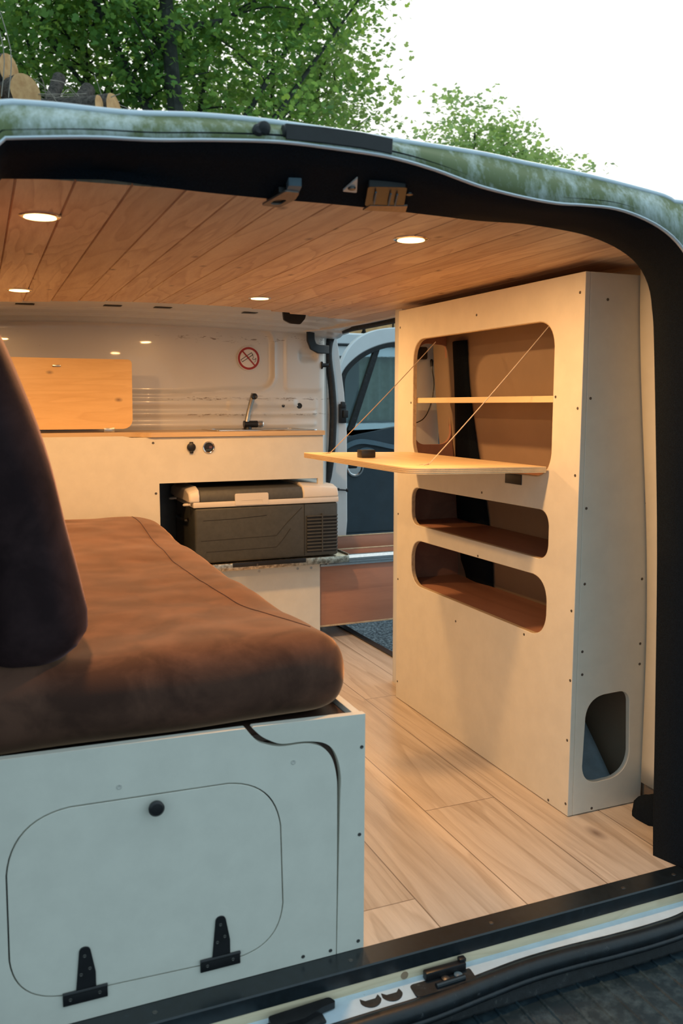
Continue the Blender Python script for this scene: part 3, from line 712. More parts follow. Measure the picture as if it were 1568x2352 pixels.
# wheel arch metal inside the foot of the cabinet
bm = bmesh.new()
grid(bm, 14, 14, lambda u, v: (1.30 + .20 * u + 0 * v, 1.70 + .55 * v + .0 * u, -.03 + .37 * sin(v * pi * .5) * (.30 + .70 * u)))
struct('trim_16', bm, plain('blue_white_wheel_arch', (.50, .64, .74), .35, 0, .08, 30, dirt=((.12, .14, .15), 80, .68)), solid=.002)

# ------------------------------------------------------------------ bed box
bed = Thing('bed_box', 'low grey-cream plywood bed box with hatch, under the brown mattress', 'bed box', (.16, 2.35, 0))
Lg = [(.391, .457), (.411, .432), (.432, .421), (.455, .415), (.50, .4135), (.53, .402), (.548, .380), (.557, .345), (.5585, .30), (.558, .16), (.556, .004)]
Rg = [(.403, .456), (.418, .440), (.436, .428), (.458, .4195), (.50, .4175), (.536, .408), (.556, .385), (.5655, .345), (.5645, .30), (.5610, .16), (.5575, .004)]
sm = lambda P: [(p.x, p.y) for p in spline([(a, b_, 0) for a, b_ in P], 5)]
hatch = arc_poly([(.004, .060), (.008, .372), (.449, .362), (.4555, .044)], [.075, .095, .09, .085], 12)
hat_out = off(hatch + hatch[:1], .0023)[:-1]
bed.part('front_panel', PR([(-.28, .004), (-.28, .470)] + sm(Lg), [hat_out], PY(1.362), (0, .015, 0)), 'cream', bev=.0012)
bed.part('corner_panel', PR(sm(Rg)[::-1] + [(.405, .458), (.613, .452), (.611, .004)], [], PY(1.362), (0, .015, 0)), 'cream', bev=.001)
ht = bed.part('hatch', PR(hatch, [], PY(1.3615), (0, .013, 0)), 'cream', bev=.0012)
bed.part('knob', L([(.006, 0), (.006, -.006), (.0125, -.010), (.0130, -.015), (.010, -.018), (.004, -.019)], (.236, 1.3615, .350), 'Y', 24), 'black', parent=ht)
def hinge(x, z, w_, hgt, tilt=0):
    bm = bmesh.new()
    prism(bm, arc_poly([(x - .0150, z + .010), (x - .0075, z + hgt), (x + .0085, z + hgt), (x + .0165, z + .036), (x + .0165, z + .010)], [0, .007, .007, 0, 0], 5), [], PY(1.3590), (0, .0025, 0))
    box(bm, x - w_, x + w_ * .95, 1.3588, 1.3618, z - .013, z + .006, bev=.0006)
    tube(bm, [(x - w_, 1.3585, z + .008), (x + w_ * .95, 1.3585, z + .008)], .0030, seg=10)
    h_ = bed.part('hinge', bm, 'black', parent=ht, bev=.0003)
    for dx, dz in ((.001, hgt - .012), (-.006, .034), (.007, .046), (-w_ + .010, -.004), (0, -.006), (w_ - .010, -.004)):
        pass
hinge(.1165, .050, .036, .082); hinge(.341, .049, .036, .082)
bed.part('side_panel', B(.598, .6125, 1.3775, 3.335, .004, .4485, bev=.001), 'cream')
bed.part('side_panel', B(-.28, -.266, 1.3775, 3.335, .004, .4485), 'cream')
bed.part('base_board', B(-.265, .5975, 1.3775, 3.335, .424, .437), 'brownboard')
bed.part('backing', B(-.26, .590, 1.3785, 1.392, .010, .42), 'brownboard')
screws(bed, 'Y', [(.612 - .006, .391), (.602, .226), (.600, .019), (.545, .014), (.492, .016)], 1.362)
screws(bed, 'Y', [(.180, .391), (.476, .384)], 1.362, m='paintscrew', r=.0045)
screws(bed, 'Y', [(.1165, .117), (.110, .086), (.124, .094), (.341, .116), (.335, .085), (.348, .093), (.092, .047), (.138, .048), (.317, .046), (.362, .047)], 1.3588, r=.003, parent=ht)

# ------------------------------------------------------------------ mattress
def mattress():
    bm = bmesh.new()
    nx, ny, nz = 26, 60, 8
    bmesh.ops.create_grid(bm, x_segments=2, y_segments=2, size=1)
    bm.free(); bm = bmesh.new()
    x0, x1, y0, y1, z0, z1 = -.27, .610, 1.385, 3.335, .438, .586
    c = Vector(((x0 + x1) / 2, (y0 + y1) / 2, (z0 + z1) / 2)); h = Vector(((x1 - x0) / 2, (y1 - y0) / 2, (z1 - z0) / 2))
    vs = {}
    def V_(i, j, k):
        key = (i, j, k)
        if key in vs: return vs[key]
        p = Vector((x0 + (x1 - x0) * i / nx, y0 + (y1 - y0) * j / ny, z0 + (z1 - z0) * k / nz))
        q = p - c
        R = .066 if True else 0; Rv = .078
        # rounded box projection: vertical corners Rv, horizontal edges R
        inner = Vector((max(-(h.x - Rv), min(h.x - Rv, q.x)), max(-(h.y - Rv), min(h.y - Rv, q.y)), max(-(h.z - R), min(h.z - R, q.z))))
        d = q - inner
        if d.length > 1e-6:
            dd = Vector((d.x / Rv, d.y / Rv, d.z / R)); l_ = max(abs(dd.x), abs(dd.y), abs(dd.z)); n_ = dd.length
            if n_ > 0: s = l_ / n_; d = Vector((dd.x * s * Rv, dd.y * s * Rv, dd.z * s * R))
        p = c + inner + d
        top = sst(-.01, .05, q.z)
        wv = .010 * noise.noise(Vector((p.x * 5, p.y * 4, p.z * 6 + 3))) + .004 * noise.noise(Vector((p.x * 17, p.y * 14, p.z * 15)))
        p.z += wv * top
        if q.x > h.x - .12: p.x += .012 * noise.noise(Vector((1.5, p.y * 3.2, p.z * 4))) + .004 * noise.noise(Vector((4, p.y * 13, p.z * 10)))
        if q.y < -h.y + .15: p.y += .012 * noise.noise(Vector((p.x * 5, 2, p.z * 7)))
        # slight sag towards the middle, bulge of the near side
        p.z -= .012 * top * (1 - sst(.3, 1, abs(q.y) / h.y))
        # seam groove
        vs[key] = bm.verts.new(p); return vs[key]
    for i in range(nx):
        for j in range(ny):
            bm.faces.new([V_(i, j, nz), V_(i + 1, j, nz), V_(i + 1, j + 1, nz), V_(i, j + 1, nz)])
            bm.faces.new([V_(i, j, 0), V_(i, j + 1, 0), V_(i + 1, j + 1, 0), V_(i + 1, j, 0)])
    for i in range(nx):
        for k in range(nz):
            bm.faces.new([V_(i, 0, k), V_(i + 1, 0, k), V_(i + 1, 0, k + 1), V_(i, 0, k + 1)])
            bm.faces.new([V_(i, ny, k), V_(i, ny, k + 1), V_(i + 1, ny, k + 1), V_(i + 1, ny, k)])
    for j in range(ny):
        for k in range(nz):
            bm.faces.new([V_(nx, j, k), V_(nx, j + 1, k), V_(nx, j + 1, k + 1), V_(nx, j, k + 1)])
            bm.faces.new([V_(0, j, k), V_(0, j, k + 1), V_(0, j + 1, k + 1), V_(0, j + 1, k)])
    bmesh.ops.recalc_face_normals(bm, faces=bm.faces)
    return bm
mt = Thing('mattress', 'brown velvet mattress lying along the left side on the bed box', 'mattress', (.16, 2.35, .437))
mo = mt.part('cover', mattress(), 'velvet', smooth=180, subsurf=1)
dg = bpy.context.evaluated_depsgraph_get(); dg.update()
def on_top(o, x, y, zf):
    dg = bpy.context.evaluated_depsgraph_get(); ev = o.evaluated_get(dg); mw = o.matrix_world
    inv = mw.inverted(); hit, p, n_, i_ = ev.ray_cast(inv @ Vector((x, y, 2)), Vector((0, 0, -1)))
    return (mw @ p).z if hit else zf
bpy.context.view_layer.update()
seam_xy = spline([(.56, 1.50, 0), (.525, 1.62, 0), (.498, 1.75, 0), (.480, 1.95, 0), (.473, 2.2, 0), (.485, 2.55, 0), (.505, 2.95, 0), (.51, 3.28, 0)], 8)
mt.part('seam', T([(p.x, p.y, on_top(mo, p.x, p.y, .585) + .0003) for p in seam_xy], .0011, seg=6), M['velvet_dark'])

# back cushion
def cushion():
    """slab 0.14 thick leaning on the left wall; rounded box bent along its height"""
    hx_, hy_, hz_ = .080, .46, .37; R = .068
    edge = spline([(.098, .0, 0), (.128, .06, 0), (.120, .14, 0), (.106, .22, 0), (.088, .30, 0), (.066, .38, 0), (.038, .47, 0), (.004, .57, 0), (-.045, .66, 0), (-.09, .74, 0)], 8)
    def cx_of(h):
        for a, c in zip(edge, edge[1:]):
            if a.y <= h <= c.y: return a.x + (c.x - a.x) * (h - a.y) / max(c.y - a.y, 1e-6)
        return edge[-1].x if h > .3 else edge[0].x
    bm = bmesh.new(); bmesh.ops.create_cube(bm, size=2)
    bmesh.ops.subdivide_edges(bm, edges=bm.edges, cuts=23, use_grid_fill=True)
    for v_ in bm.verts:
        q = Vector((v_.co.x * hx_, v_.co.y * hy_, v_.co.z * hz_))
        inner = Vector([max(-(h - R), min(h - R, c)) for c, h in zip(q, (hx_, hy_, hz_))])
        d = q - inner
        if d.length > 1e-6:
            l_ = max(abs(d.x), abs(d.y), abs(d.z)); d = d * (l_ / d.length)
        p = inner + d
        h = p.z + hz_
        x = cx_of(h) - .055 + p.x
        n_ = .007 * noise.noise(Vector((x * 6, p.y * 5, h * 6)))
        v_.co = Vector((x + n_, 1.878 + p.y + n_, .565 + h))
    return bm
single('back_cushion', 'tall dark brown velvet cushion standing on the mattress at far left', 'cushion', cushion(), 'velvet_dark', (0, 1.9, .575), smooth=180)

# ------------------------------------------------------------------ kitchen unit
kit = Thing('kitchen_unit', 'cream plywood kitchen unit against the bulkhead, with a cut-out for the fridge', 'kitchen unit', (.5, 3.5, 0))
kit.part('front_panel', PR([(-.28, .004), (-.28, .882), (.50, .882), (.53, .876), (1.312, .876), (1.312, .672), (1.288, .672), (1.288, .698), (.632, .698), (.632, .344), (1.296, .344), (1.296, .004)], [], PY(3.35), (0, .015, 0)), 'cream', bev=.001)
kit.part('side_panel', B(1.297, 1.311, 3.366, 3.69, .70, .876), 'cream'); kit.part('side_panel', B(1.297, 1.311, 3.67, 3.69, .0, .70), 'cream')
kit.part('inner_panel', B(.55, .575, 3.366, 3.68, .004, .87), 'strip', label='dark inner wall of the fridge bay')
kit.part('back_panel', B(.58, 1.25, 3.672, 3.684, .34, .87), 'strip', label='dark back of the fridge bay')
kit.part('support', B(.60, 1.28, 3.366, 3.60, .300, .3445), 'brownboard')
screws(kit, 'Y', [(1.029, .324), (1.196, .323), (1.256, .322)], 3.35, r=.006, name='bolt', m='steel'); screws(kit, 'Y', [(.612, .855), (.618, .66)], 3.35, r=.005)
kt = Thing('worktop', 'narrow oiled wooden worktop with a sink on top of the kitchen unit', 'worktop', (.5, 3.5, .88))
ct = kt.part('board', PR(arc_poly([(-.28, 3.40), (-.28, 3.69), (1.318, 3.69), (1.318, 3.338), (.600, 3.338), (.545, 3.388), (.42, 3.40)], [0, 0, 0, .004, .01, .02, .01], 5), [], PZ(.877), (0, 0, .018)), 'top', bev=.001)
sk = Thing('sink', 'shallow stainless sink rim set into the wooden worktop', 'sink', (1.08, 3.52, .895))
sk.part('rim', PR(arc_poly([(.87, 3.40), (.87, 3.655), (1.30, 3.655), (1.30, 3.37)], .02, 6), [arc_poly([(.895, 3.42), (.895, 3.61), (1.27, 3.61), (1.27, 3.40)], .03, 6)], PZ(.8955), (0, 0, .004)), 'chrome', bev=.001)
sk.part('bowl', B(.897, 1.268, 3.422, 3.608, .8956, .8966), 'steel')
fc = Thing('faucet', 'chrome and black folding faucet standing behind the sink', 'faucet', (1.075, 3.60, .896))
fc.part('body', T([(1.045, 3.60, .918), (1.105, 3.60, .918)], .015, seg=16), 'black'); fc.part('handle', L([(.014, 0), (.015, .006), (.015, .022), (.012, .026)], (1.105, 3.60, .918), 'X', 18), 'chrome')
fc.part('base', L([(.018, 0), (.018, .006), (.014, .012)], (1.062, 3.60, .896), 'Z', 18), 'black')
fc.part('spout', T([(1.058, 3.60, .925), (1.066, 3.60, .965), (1.084, 3.595, 1.03), (1.087, 3.588, 1.045)], [.011, .010, .012, .012], seg=14), 'steel')
fc.part('nozzle', L([(.013, .0), (.013, -.020), (.010, -.022), (.006, -.020)], (1.087, 3.592, 1.036), 'Y', 16), 'black')
# raised lid
ld_ = Thing('folding_lid', 'honey wooden worktop lid with dark knots raised against the bulkhead', 'worktop lid', (.2, 3.44, .90))
bm = bmesh.new(); prism(bm, arc_poly([(-.26, .908), (-.26, 1.176), (.556, 1.174), (.549, .908)], [.01, .012, .016, .036], 8), [], lambda u, v: (u, 3.425 + (v - .9) * .08, v), (0, .016, 0))
ld_.part('board', bm, 'lid', bev=.0012); ld_.part('tag', B(.262, .292, 3.437, 3.4405, 1.142, 1.149, bev=.001), 'steel')
for x_ in (.1, .46): ld_.part('hinge', B(x_ - .02, x_ + .02, 3.424, 3.436, .896, .912, bev=.001), 'steel')
# socket and gauge
sc_ = Thing('power_socket', 'round black capped power socket on the kitchen unit front', 'power socket', (.759, 3.35, .836))
sc_.part('cap', L([(.0170, 0), (.0175, -.004), (.016, -.009), (.010, -.011)], (.759, 3.35, .836), 'Y', 26), 'black')
sc_.part('tab', B(.752, .766, 3.3405, 3.349, .812, .822, bev=.002), 'black'); sc_.part('tab', B(.752, .766, 3.3425, 3.349, .850, .857, bev=.001), 'black')
sc_ = Thing('voltage_meter', 'round chrome-rimmed meter with a dark display right of the power socket', 'voltage meter', (.828, 3.35, .835))
sc_.part('rim', L([(.0245, 0), (.0245, -.004), (.0225, -.007), (.019, -.005)], (.828, 3.35, .835), 'Y', 30), 'chrome')
sc_.part('face', L([(.0185, -.0048), (.0185, -.0056), (.015, -.0058)], (.828, 3.35, .835), 'Y', 30), 'black')
sc_.part('display', B(.829, .841, 3.3436, 3.3442, .830, .840), 'display')
sc_.part('digits', B(.816, .838, 3.3436, 3.3442, .8235, .8255), 'armrest')

# fridge
fg = Thing('cool_box', 'grey compressor cool box with a cream rim lid on the metal tray', 'cool box', (1.06, 3.48, .376))
bm = bmesh.new(); box(bm, .757, 1.360, 3.305, 3.655, .379, .600, bev=.010, seg=3); fg.part('body', bm, 'fr_dark')
for pts in ([(.78, .47), (1.09, .475), (1.13, .52), (1.20, .585)], [(.80, .425), (1.09, .428), (1.12, .46), (1.15, .50)], [(.79, .55), (.92, .552), (1.05, .56)]):
    fg.part('groove', T([(x_, 3.3045, z_) for x_, z_ in pts], .0012, seg=6), 'fr_black')
fg.part('seam', B(1.2100, 1.2115, 3.3035, 3.3055, .385, .600), 'fr_black')
bm = bmesh.new(); box(bm, .751, 1.362, 3.301, 3.659, .601, .623, bev=.004); fg.part('rim', bm, 'fr_white')
bm = bmesh.new()
def endcap(xa, xb, sgn):
    pf = [(3.301, .622), (3.301, .648), (3.315, .672), (3.36, .683), (3.60, .683), (3.645, .672), (3.659, .648), (3.659, .622)]
    a = [bm.verts.new((xa, y, z)) for y, z in pf]; c = [bm.verts.new((xb, y, z - .012 * (1 if i not in (0, 7) else 0))) for i, (y, z) in enumerate(pf)]
    for i in range(8): bm.faces.new([a[i], a[(i + 1) % 8], c[(i + 1) % 8], c[i]])
    bm.faces.new(a[::-1]); bm.faces.new(c)
endcap(1.205, 1.362, 1); bmesh.ops.recalc_face_normals(bm, faces=bm.faces); fg.part('rim_end', bm, 'fr_white', bev=.006)
bm = bmesh.new(); endcap(.778, .736, -1); bmesh.ops.recalc_face_normals(bm, faces=bm.faces); fg.part('rim_end', bm, 'fr_white', bev=.006)
bm = bmesh.new()
pf = [(3.303, .623), (3.303, .645), (3.318, .667), (3.37, .674), (3.59, .674), (3.64, .667), (3.657, .645), (3.657, .623)]
a = [bm.verts.new((.779, y, z)) for y, z in pf]; c = [bm.verts.new((1.204, y, z)) for y, z in pf]
for i in range(8): bm.faces.new([a[i], a[(i + 1) % 8], c[(i + 1) % 8], c[i]])
bm.faces.new(a[::-1]); bm.faces.new(c); bmesh.ops.recalc_face_normals(bm, faces=bm.faces)
lidp = fg.part('lid', bm, 'fr_lid', bev=.004)
bm = bmesh.new(); prism(bm, arc_poly([(.918, .606), (.918, .652), (1.056, .652), (1.056, .606)], .006), [arc_poly([(.945, .612), (.945, .624), (1.030, .624), (1.030, .612)], .001, 2)], PY(3.2985), (0, .005, 0)); fg.part('latch', bm, 'fr_white', parent=lidp, bev=.0008)
fg.part('latch_insert', B(.944, 1.031, 3.2995, 3.303, .611, .6245), 'fr_white', parent=lidp)
for y_ in (3.335, 3.60): fg.part('handle_hook', T(spline([(.745, y_ - .02, .615), (.722, y_, .612), (.745, y_ + .03, .612)], 5), .005, seg=8), 'fr_white')
bm = bmesh.new(); box(bm, 1.222, 1.352, 3.3025, 3.3055, .397, .548); vg = fg.part('vent', bm, 'fr_black')
f0 = None
for k in range(11):
    z_ = .402 + k * .0142
    if f0 is None: f0 = fg.part('slat', B(1.220, 1.356, 3.2985, 3.3045, z_, z_ + .0062, bev=.001), 'fr_dark', parent=vg)
    else: dup(f0, vg, (0, 0, k * .0142))
fg.part('vent_bar', B(1.285, 1.290, 3.298, 3.3045, .397, .556), 'fr_dark', parent=vg)
fg.part('handle', T(spline([(1.360, 3.40, .545), (1.378, 3.40, .535), (1.380, 3.40, .50), (1.378, 3.40, .455), (1.360, 3.40, .445)], 5), .007, seg=8), 'black')
fg.part('handle', T(spline([(.757, 3.42, .545), (.742, 3.42, .54), (.742, 3.56, .54), (.757, 3.56, .545)], 5), .006, seg=8), 'black')
for x_ in (.80, 1.32):
    for y_ in (3.34, 3.62): fg.part('foot', L([(.012, .3765), (.012, .380)], (x_, y_, 0), 'Z', 12), 'black')

# drawer slide with tray
dr = Thing('pull_out_drawer', 'red-brown plywood drawer with steel runner pulled out through the side door', 'drawer', (1.5, 3.5, .056))
dr.part('front_board', B(1.298, 1.90, 3.368, 3.382, .058, .322, bev=.0008), 'redplyx', label='red-brown plywood outer side board')
dr.part('board_edge', B(1.298, 1.90, 3.3675, 3.3825, .0575, .0650, bev=.0005), 'cream_edge')
dr.part('bottom_board', B(1.298, 1.90, 3.383, 3.66, .060, .072), 'redplyx')
dr.part('back_board', B(1.298, 1.90, 3.640, 3.654, .300, .398, bev=.0006), 'redplyx'); dr.part('board_edge', B(1.298, 1.90, 3.6385, 3.6555, .3985, .4015), 'cream_edge')
dr.part('middle_board', B(1.298, 1.90, 3.520, 3.534, .29, .358, bev=.0006), 'redplyx'); dr.part('board_edge', B(1.298, 1.90, 3.5185, 3.5355, .3585, .3615), 'cream_edge')
dr.part('infill_board', B(1.298, 1.90, 3.384, 3.52, .315, .324), 'redplyx')
bm = bmesh.new(); pf = [(3.362, .322), (3.352, .322), (3.352, .330), (3.358, .333), (3.358, .340), (3.350, .344), (3.350, .352), (3.358, .356), (3.368, .362), (3.390, .362), (3.39, .322)]
a = [bm.verts.new((1.300, y, z)) for y, z in pf]; c = [bm.verts.new((1.90, y, z)) for y, z in pf]
for i in range(len(pf)): bm.faces.new([a[i], a[(i + 1) % len(pf)], c[(i + 1) % len(pf)], c[i]])
bm.faces.new(a[::-1]); bm.faces.new(c); bmesh.ops.recalc_face_normals(bm, faces=bm.faces)
rl = dr.part('runner', bm, 'alu', smooth=20); dr.part('screw', L([(.007, 0), (.007, -.004), (.003, -.005)], (1.332, 3.352, .338), 'Y', 14), 'steel', parent=rl)
tr = Thing('fridge_tray', 'chequered metal tray under the cool box', 'tray', (1.07, 3.48, .3455))
tr.part('tray', B(.735, 1.402, 3.285, 3.664, .3645, .3755, bev=.0015), 'diamond'); tr.part('lip', B(.735, 1.402, 3.2835, 3.2875, .3475, .3765, bev=.001), 'diamond')
tr.part('rear_lip', B(1.398, 1.402, 3.29, 3.66, .3475, .3835, bev=.001), 'diamond')
tr.part('edge_strip', B(.90, 1.208, 3.280, 3.2834, .3605, .3785, bev=.0008), 'black'); tr.part('bolt', L([(.004, 0), (.004, -.003)], (1.0, 3.280, .366), 'Y', 10), 'screw')

# ------------------------------------------------------------------ bulkhead details
sg = Thing('no_smoking_sign', 'round red and white no-smoking sticker on the bulkhead', 'sign', (1.103, 3.70, 1.202))
SY = 3.7085
sg.part('disc', L([(.0520, 0), (.0520, -.0007), (.0505, -.0009)], (1.103, SY, 1.202), 'Y', 48), 'sticker')
circ = lambda r, n=48: [(1.103 + r * cos(2 * pi * k / n), 1.202 + r * sin(2 * pi * k / n)) for k in range(n)]
def rot_rect(cx_, cz_, l_, w_, a_): return [(cx_ + cos(a_) * u - sin(a_) * v, cz_ + sin(a_) * u + cos(a_) * v) for u, v in ((-l_, -w_), (l_, -w_), (l_, w_), (-l_, w_))]
an = radians(33)
sg.part('cigarette', PR(rot_rect(1.095, 1.207, .030, .0068, an), [rot_rect(1.095, 1.207, .0280, .0040, an)], PY(SY - .0013), (0, .0004, 0)), 'ink', smooth=0)
sg.part('smoke', T(spline([(1.118, SY - .0013, 1.222), (1.124, SY - .0013, 1.208), (1.120, SY - .0013, 1.200), (1.130, SY - .0013, 1.197), (1.136, SY - .0013, 1.204), (1.134, SY - .0013, 1.190), (1.127, SY - .0013, 1.186)], 6), .0009, seg=5), 'ink')
sg.part('ring', PR(circ(.0490), [circ(.0395)], PY(SY - .0012), (0, .0004, 0)), 'red', smooth=0)
sg.part('bar', PR(rot_rect(1.103, 1.202, .0435, .0032, radians(-48)), [], PY(SY - .0018), (0, .0004, 0)), 'red', smooth=0)
# slots, holes
def slot(x, y, z, l_, w_, lab):
    single('roof_slot', lab, 'slot', B(x - l_, x + l_, y - w_, y + w_, z, z + .0012, bev=.0005), 'fr_black', (x, y, z), 'slots in the white roof bow')
for k_, (x_, l_) in enumerate(((.17, .032), (.475, .032), (.66, .032), (1.00, .028))):
    yy = 3.34; zz = bow((x_ + .32) / 1.84, .18)[2] - .0032
    slot(x_, yy, zz, l_, .022, ['leftmost dark slot in the white roof bow above the bulkhead', 'second dark slot from the left in the roof bow', 'third dark slot from the left in the roof bow', 'rightmost dark slot in roof bow, above the no-smoking sign'][k_])
for x_, z_, r_, nm in ((1.253, .996, .007, 'small round black hole in the bulkhead ridge right of the faucet'), (1.333, .996, .013, 'larger round black hole in the bulkhead ridge near the door seal')):
    yb = bulk_y(x_, z_)
    single('round_hole', nm, 'hole', L([(r_, 0), (r_ * .96, -.002), (r_ * .7, -.001)], (x_, yb, z_), 'Y', 20), 'fr_black', (x_, yb, z_))
# black belt guide, stops, latch
bm = T([(1.392, 3.655, 1.345), (1.372, 3.655, 1.325), (1.373, 3.655, 1.285), (1.385, 3.657, 1.258), (1.41, 3.665, 1.248), (1.475, 3.70, 1.248)], 1, prof=[(-.019, -.006), (.019, -.006), (.019, .006), (-.019, .006)], upv=(0, 1, 0))
single('grab_strap', 'wide black bent strap at the top corner of the bulkhead by the side door', 'strap', bm, 'black', (1.40, 3.66, 1.25), bev=.003)
bm = PR(arc_poly([(1.090, 1.354), (1.094, 1.322), (1.12, 1.310), (1.16, 1.308), (1.18, 1.330), (1.185, 1.354)], .005), [], PY(3.20), (0, .012, 0))
single('roof_bracket', 'flat black bracket between the ceiling planks and the bulkhead corner', 'bracket', bm, 'black', (1.14, 3.20, 1.308))
single('rubber_stop', 'black spool-shaped rubber stop beside the door seal, level with the sticker', 'door stop', L([(.017, -.006), (.017, .000), (.009, .003), (.009, .030), (.012, .034)], (1.445, 3.70, 1.178), 'X', 16), 'black', (1.445, 3.70, 1.178))
lt = Thing('door_latch', 'black door latch on the white side pillar behind the seal', 'door latch', (1.575, 3.78, .95))
lt.part('case', B(1.560, 1.592, 3.765, 3.786, .915, 1.005, bev=.003), 'black'); lt.part('bolt', B(1.572, 1.598, 3.755, 3.770, .94, .975, bev=.003), 'black_matte'); lt.part('lever', B(1.562, 1.585, 3.758, 3.768, .985, 1.015, bev=.003), 'black')
lt = Thing('guide_pin', 'small black pin with round heads on the pillar right of the cool box', 'guide pin', (1.585, 3.77, .60))
lt.part('pin', T([(1.550, 3.765, .603), (1.595, 3.765, .598)], .004, seg=8), 'black'); lt.part('head', L([(.008, 0), (.009, .006), (.004, .008)], (1.592, 3.765, .598), 'X', 12), 'black'); lt.part('head', L([(.007, 0), (.007, .006), (.004, .008)], (1.548, 3.765, .604), 'X', 12), 'black')

# ------------------------------------------------------------------ open cab door outside
DY = 4.50
cdo = Thing('cab_door', 'open white cab door with window, seen through the side door opening', 'car door', (2.2, DY, -.15))
outer_f = sm([(1.80, .80), (1.815, 1.02), (1.86, 1.20), (1.93, 1.33), (2.04, 1.405), (2.21, 1.437), (2.45, 1.43), (2.66, 1.38), (2.76, 1.25), (2.80, .80)])
inner_f = sm([(1.862, .83), (1.868, 1.02), (1.875, 1.165), (1.96, 1.262), (2.08, 1.325), (2.22, 1.355), (2.42, 1.355), (2.60, 1.31), (2.69, 1.20), (2.72, .83)])
cdo.part('frame', PR(outer_f + [(2.80, .76), (1.80, .76)], [inner_f], PY(DY), (0, .05, 0)), 'white', bev=.006)
in2 = [(x_ * 1.0, z_) for x_, z_ in off(inner_f, -.024)]
cdo.part('window_rubber', PR(inner_f, [in2], PY(DY - .004), (0, .03, 0)), 'black_matte')
cdo.part('window_glass', PR(inner_f, [], PY(DY + .030), (0, .004, 0)), 'glass', smooth=0)
cdo.part('window_post', PR([(1.905, .83), (1.940, .83), (2.118, 1.335), (2.086, 1.335)], [], PY(DY + .005), (0, .03, 0)), 'black_matte')
cdo.part('door_skin', PR(arc_poly([(1.80, -.20), (1.80, .80), (2.80, .80), (2.80, -.20)], [.12, .01, .01, .12], 8), [], PY(DY + .03), (0, .05, 0)), 'white')
bm = bmesh.new()
tp = sm([(1.835, .72), (1.86, .80), (1.94, .83), (2.05, .850), (2.22, .878), (2.45, .90), (2.78, .90)])
prism(bm, [(1.83, -.12)] + tp + [(2.78, -.12)], [], PY(DY - .02), (0, .05, 0)); cdo.part('trim_panel', bm, 'trimdoor', bev=.01)
bm = T(spline([(1.85, DY - .03, .735), (1.90, DY - .035, .775), (1.97, DY - .038, .795), (2.06, DY - .038, .785), (2.22, DY - .036, .755), (2.5, DY - .034, .735), (2.76, DY - .03, .735)], 6), 1, prof=[(-.012, -.010), (.012, -.010), (.014, .004), (.0, .012), (-.014, .004)], upv=(0, 1, 0))
cdo.part('armrest', bm, 'armrest')
cdo.part('mirror_cover', PR(sm([(1.955, .70), (1.965, .745), (2.01, .762), (2.06, .750), (2.075, .715), (2.06, .70)]), [], PY(DY - .03), (0, .012, 0)), 'armrest', bev=.004)
cdo.part('map_pocket', B(1.87, 2.74, DY - .04, DY - .018, .0, .28, bev=.015), 'trimdoor')
hd = cdo.part('handle_cup', L([(.052, 0), (.052, -.010), (.044, -.012), (.038, -.004)], (1.945, DY - .018, .650), 'Y', 28), 'chrome')
cdo.part('handle', B(1.90, 1.955, DY - .040, DY - .020, .645, .672, bev=.008), 'black', parent=hd)
# A pillar the door hangs on
bm = B(1.48, 1.80, 4.50, 4.62, -.25, 1.30, bev=.02); struct('trim_17', bm, 'white')

# ------------------------------------------------------------------ neighbouring white van
VY = 7.0
nv = Thing('parked_van', 'white parked camper van with curtained windows beyond the side door', 'van', (4.3, 7.9, -.56))
bodyp = arc_poly([(1.9, -.25), (1.9, .9), (2.35, 1.60), (6.9, 1.62), (7.0, .7), (7.0, -.25)], [.1, .1, .25, .25, .2, .1], 6)
win = arc_poly([(2.55, .84), (2.75, 1.42), (4.9, 1.42), (4.9, .84)], .08, 6)
nv.part('body', PR(bodyp, [win], PY(VY), (0, .03, 0)), 'white')
nv.part('roof', B(2.3, 6.9, VY + .02, VY + 1.8, 1.56, 1.62, bev=.025, seg=3), 'white'); nv.part('far_side', PR(bodyp, [], PY(VY + 1.75), (0, .03, 0)), 'white')
nv.part('drip_rail', T([(2.4, VY - .012, 1.515), (6.8, VY - .012, 1.515)], .012, seg=8), 'strip')
nv.part('underbody', B(1.95, 6.95, VY + .03, VY + 1.75, -.25, .3), 'trimdoor')
nv.part('window_glass', PR(off(win, .0), [], PY(VY + .008), (0, .005, 0)), 'tint', smooth=0)
def curtain(x0, x1):
    bm = bmesh.new(); grid(bm, 60, 4, lambda u, v: (x0 + (x1 - x0) * u, VY + .10 + .025 * sin(u * 2 * pi * (x1 - x0) / .11), .86 + .60 * v)); return bm
for a_, b2 in ((2.60, 2.95), (3.12, 3.55), (3.75, 4.4)): nv.part('curtain', curtain(a_, b2), 'curtain', smooth=60)
for x_ in (2.9, 6.1):
    wh = nv.part('wheel', L([(.30, 0), (.33, .02), (.33, .20), (.30, .22)], (x_, VY + .02, -.23), 'Y', 32), 'black_matte'); nv.part('hub_cap', L([(.19, .005), (.18, -.01), (.05, -.015)], (x_, VY + .02, -.23), 'Y', 24), 'alu', parent=wh)

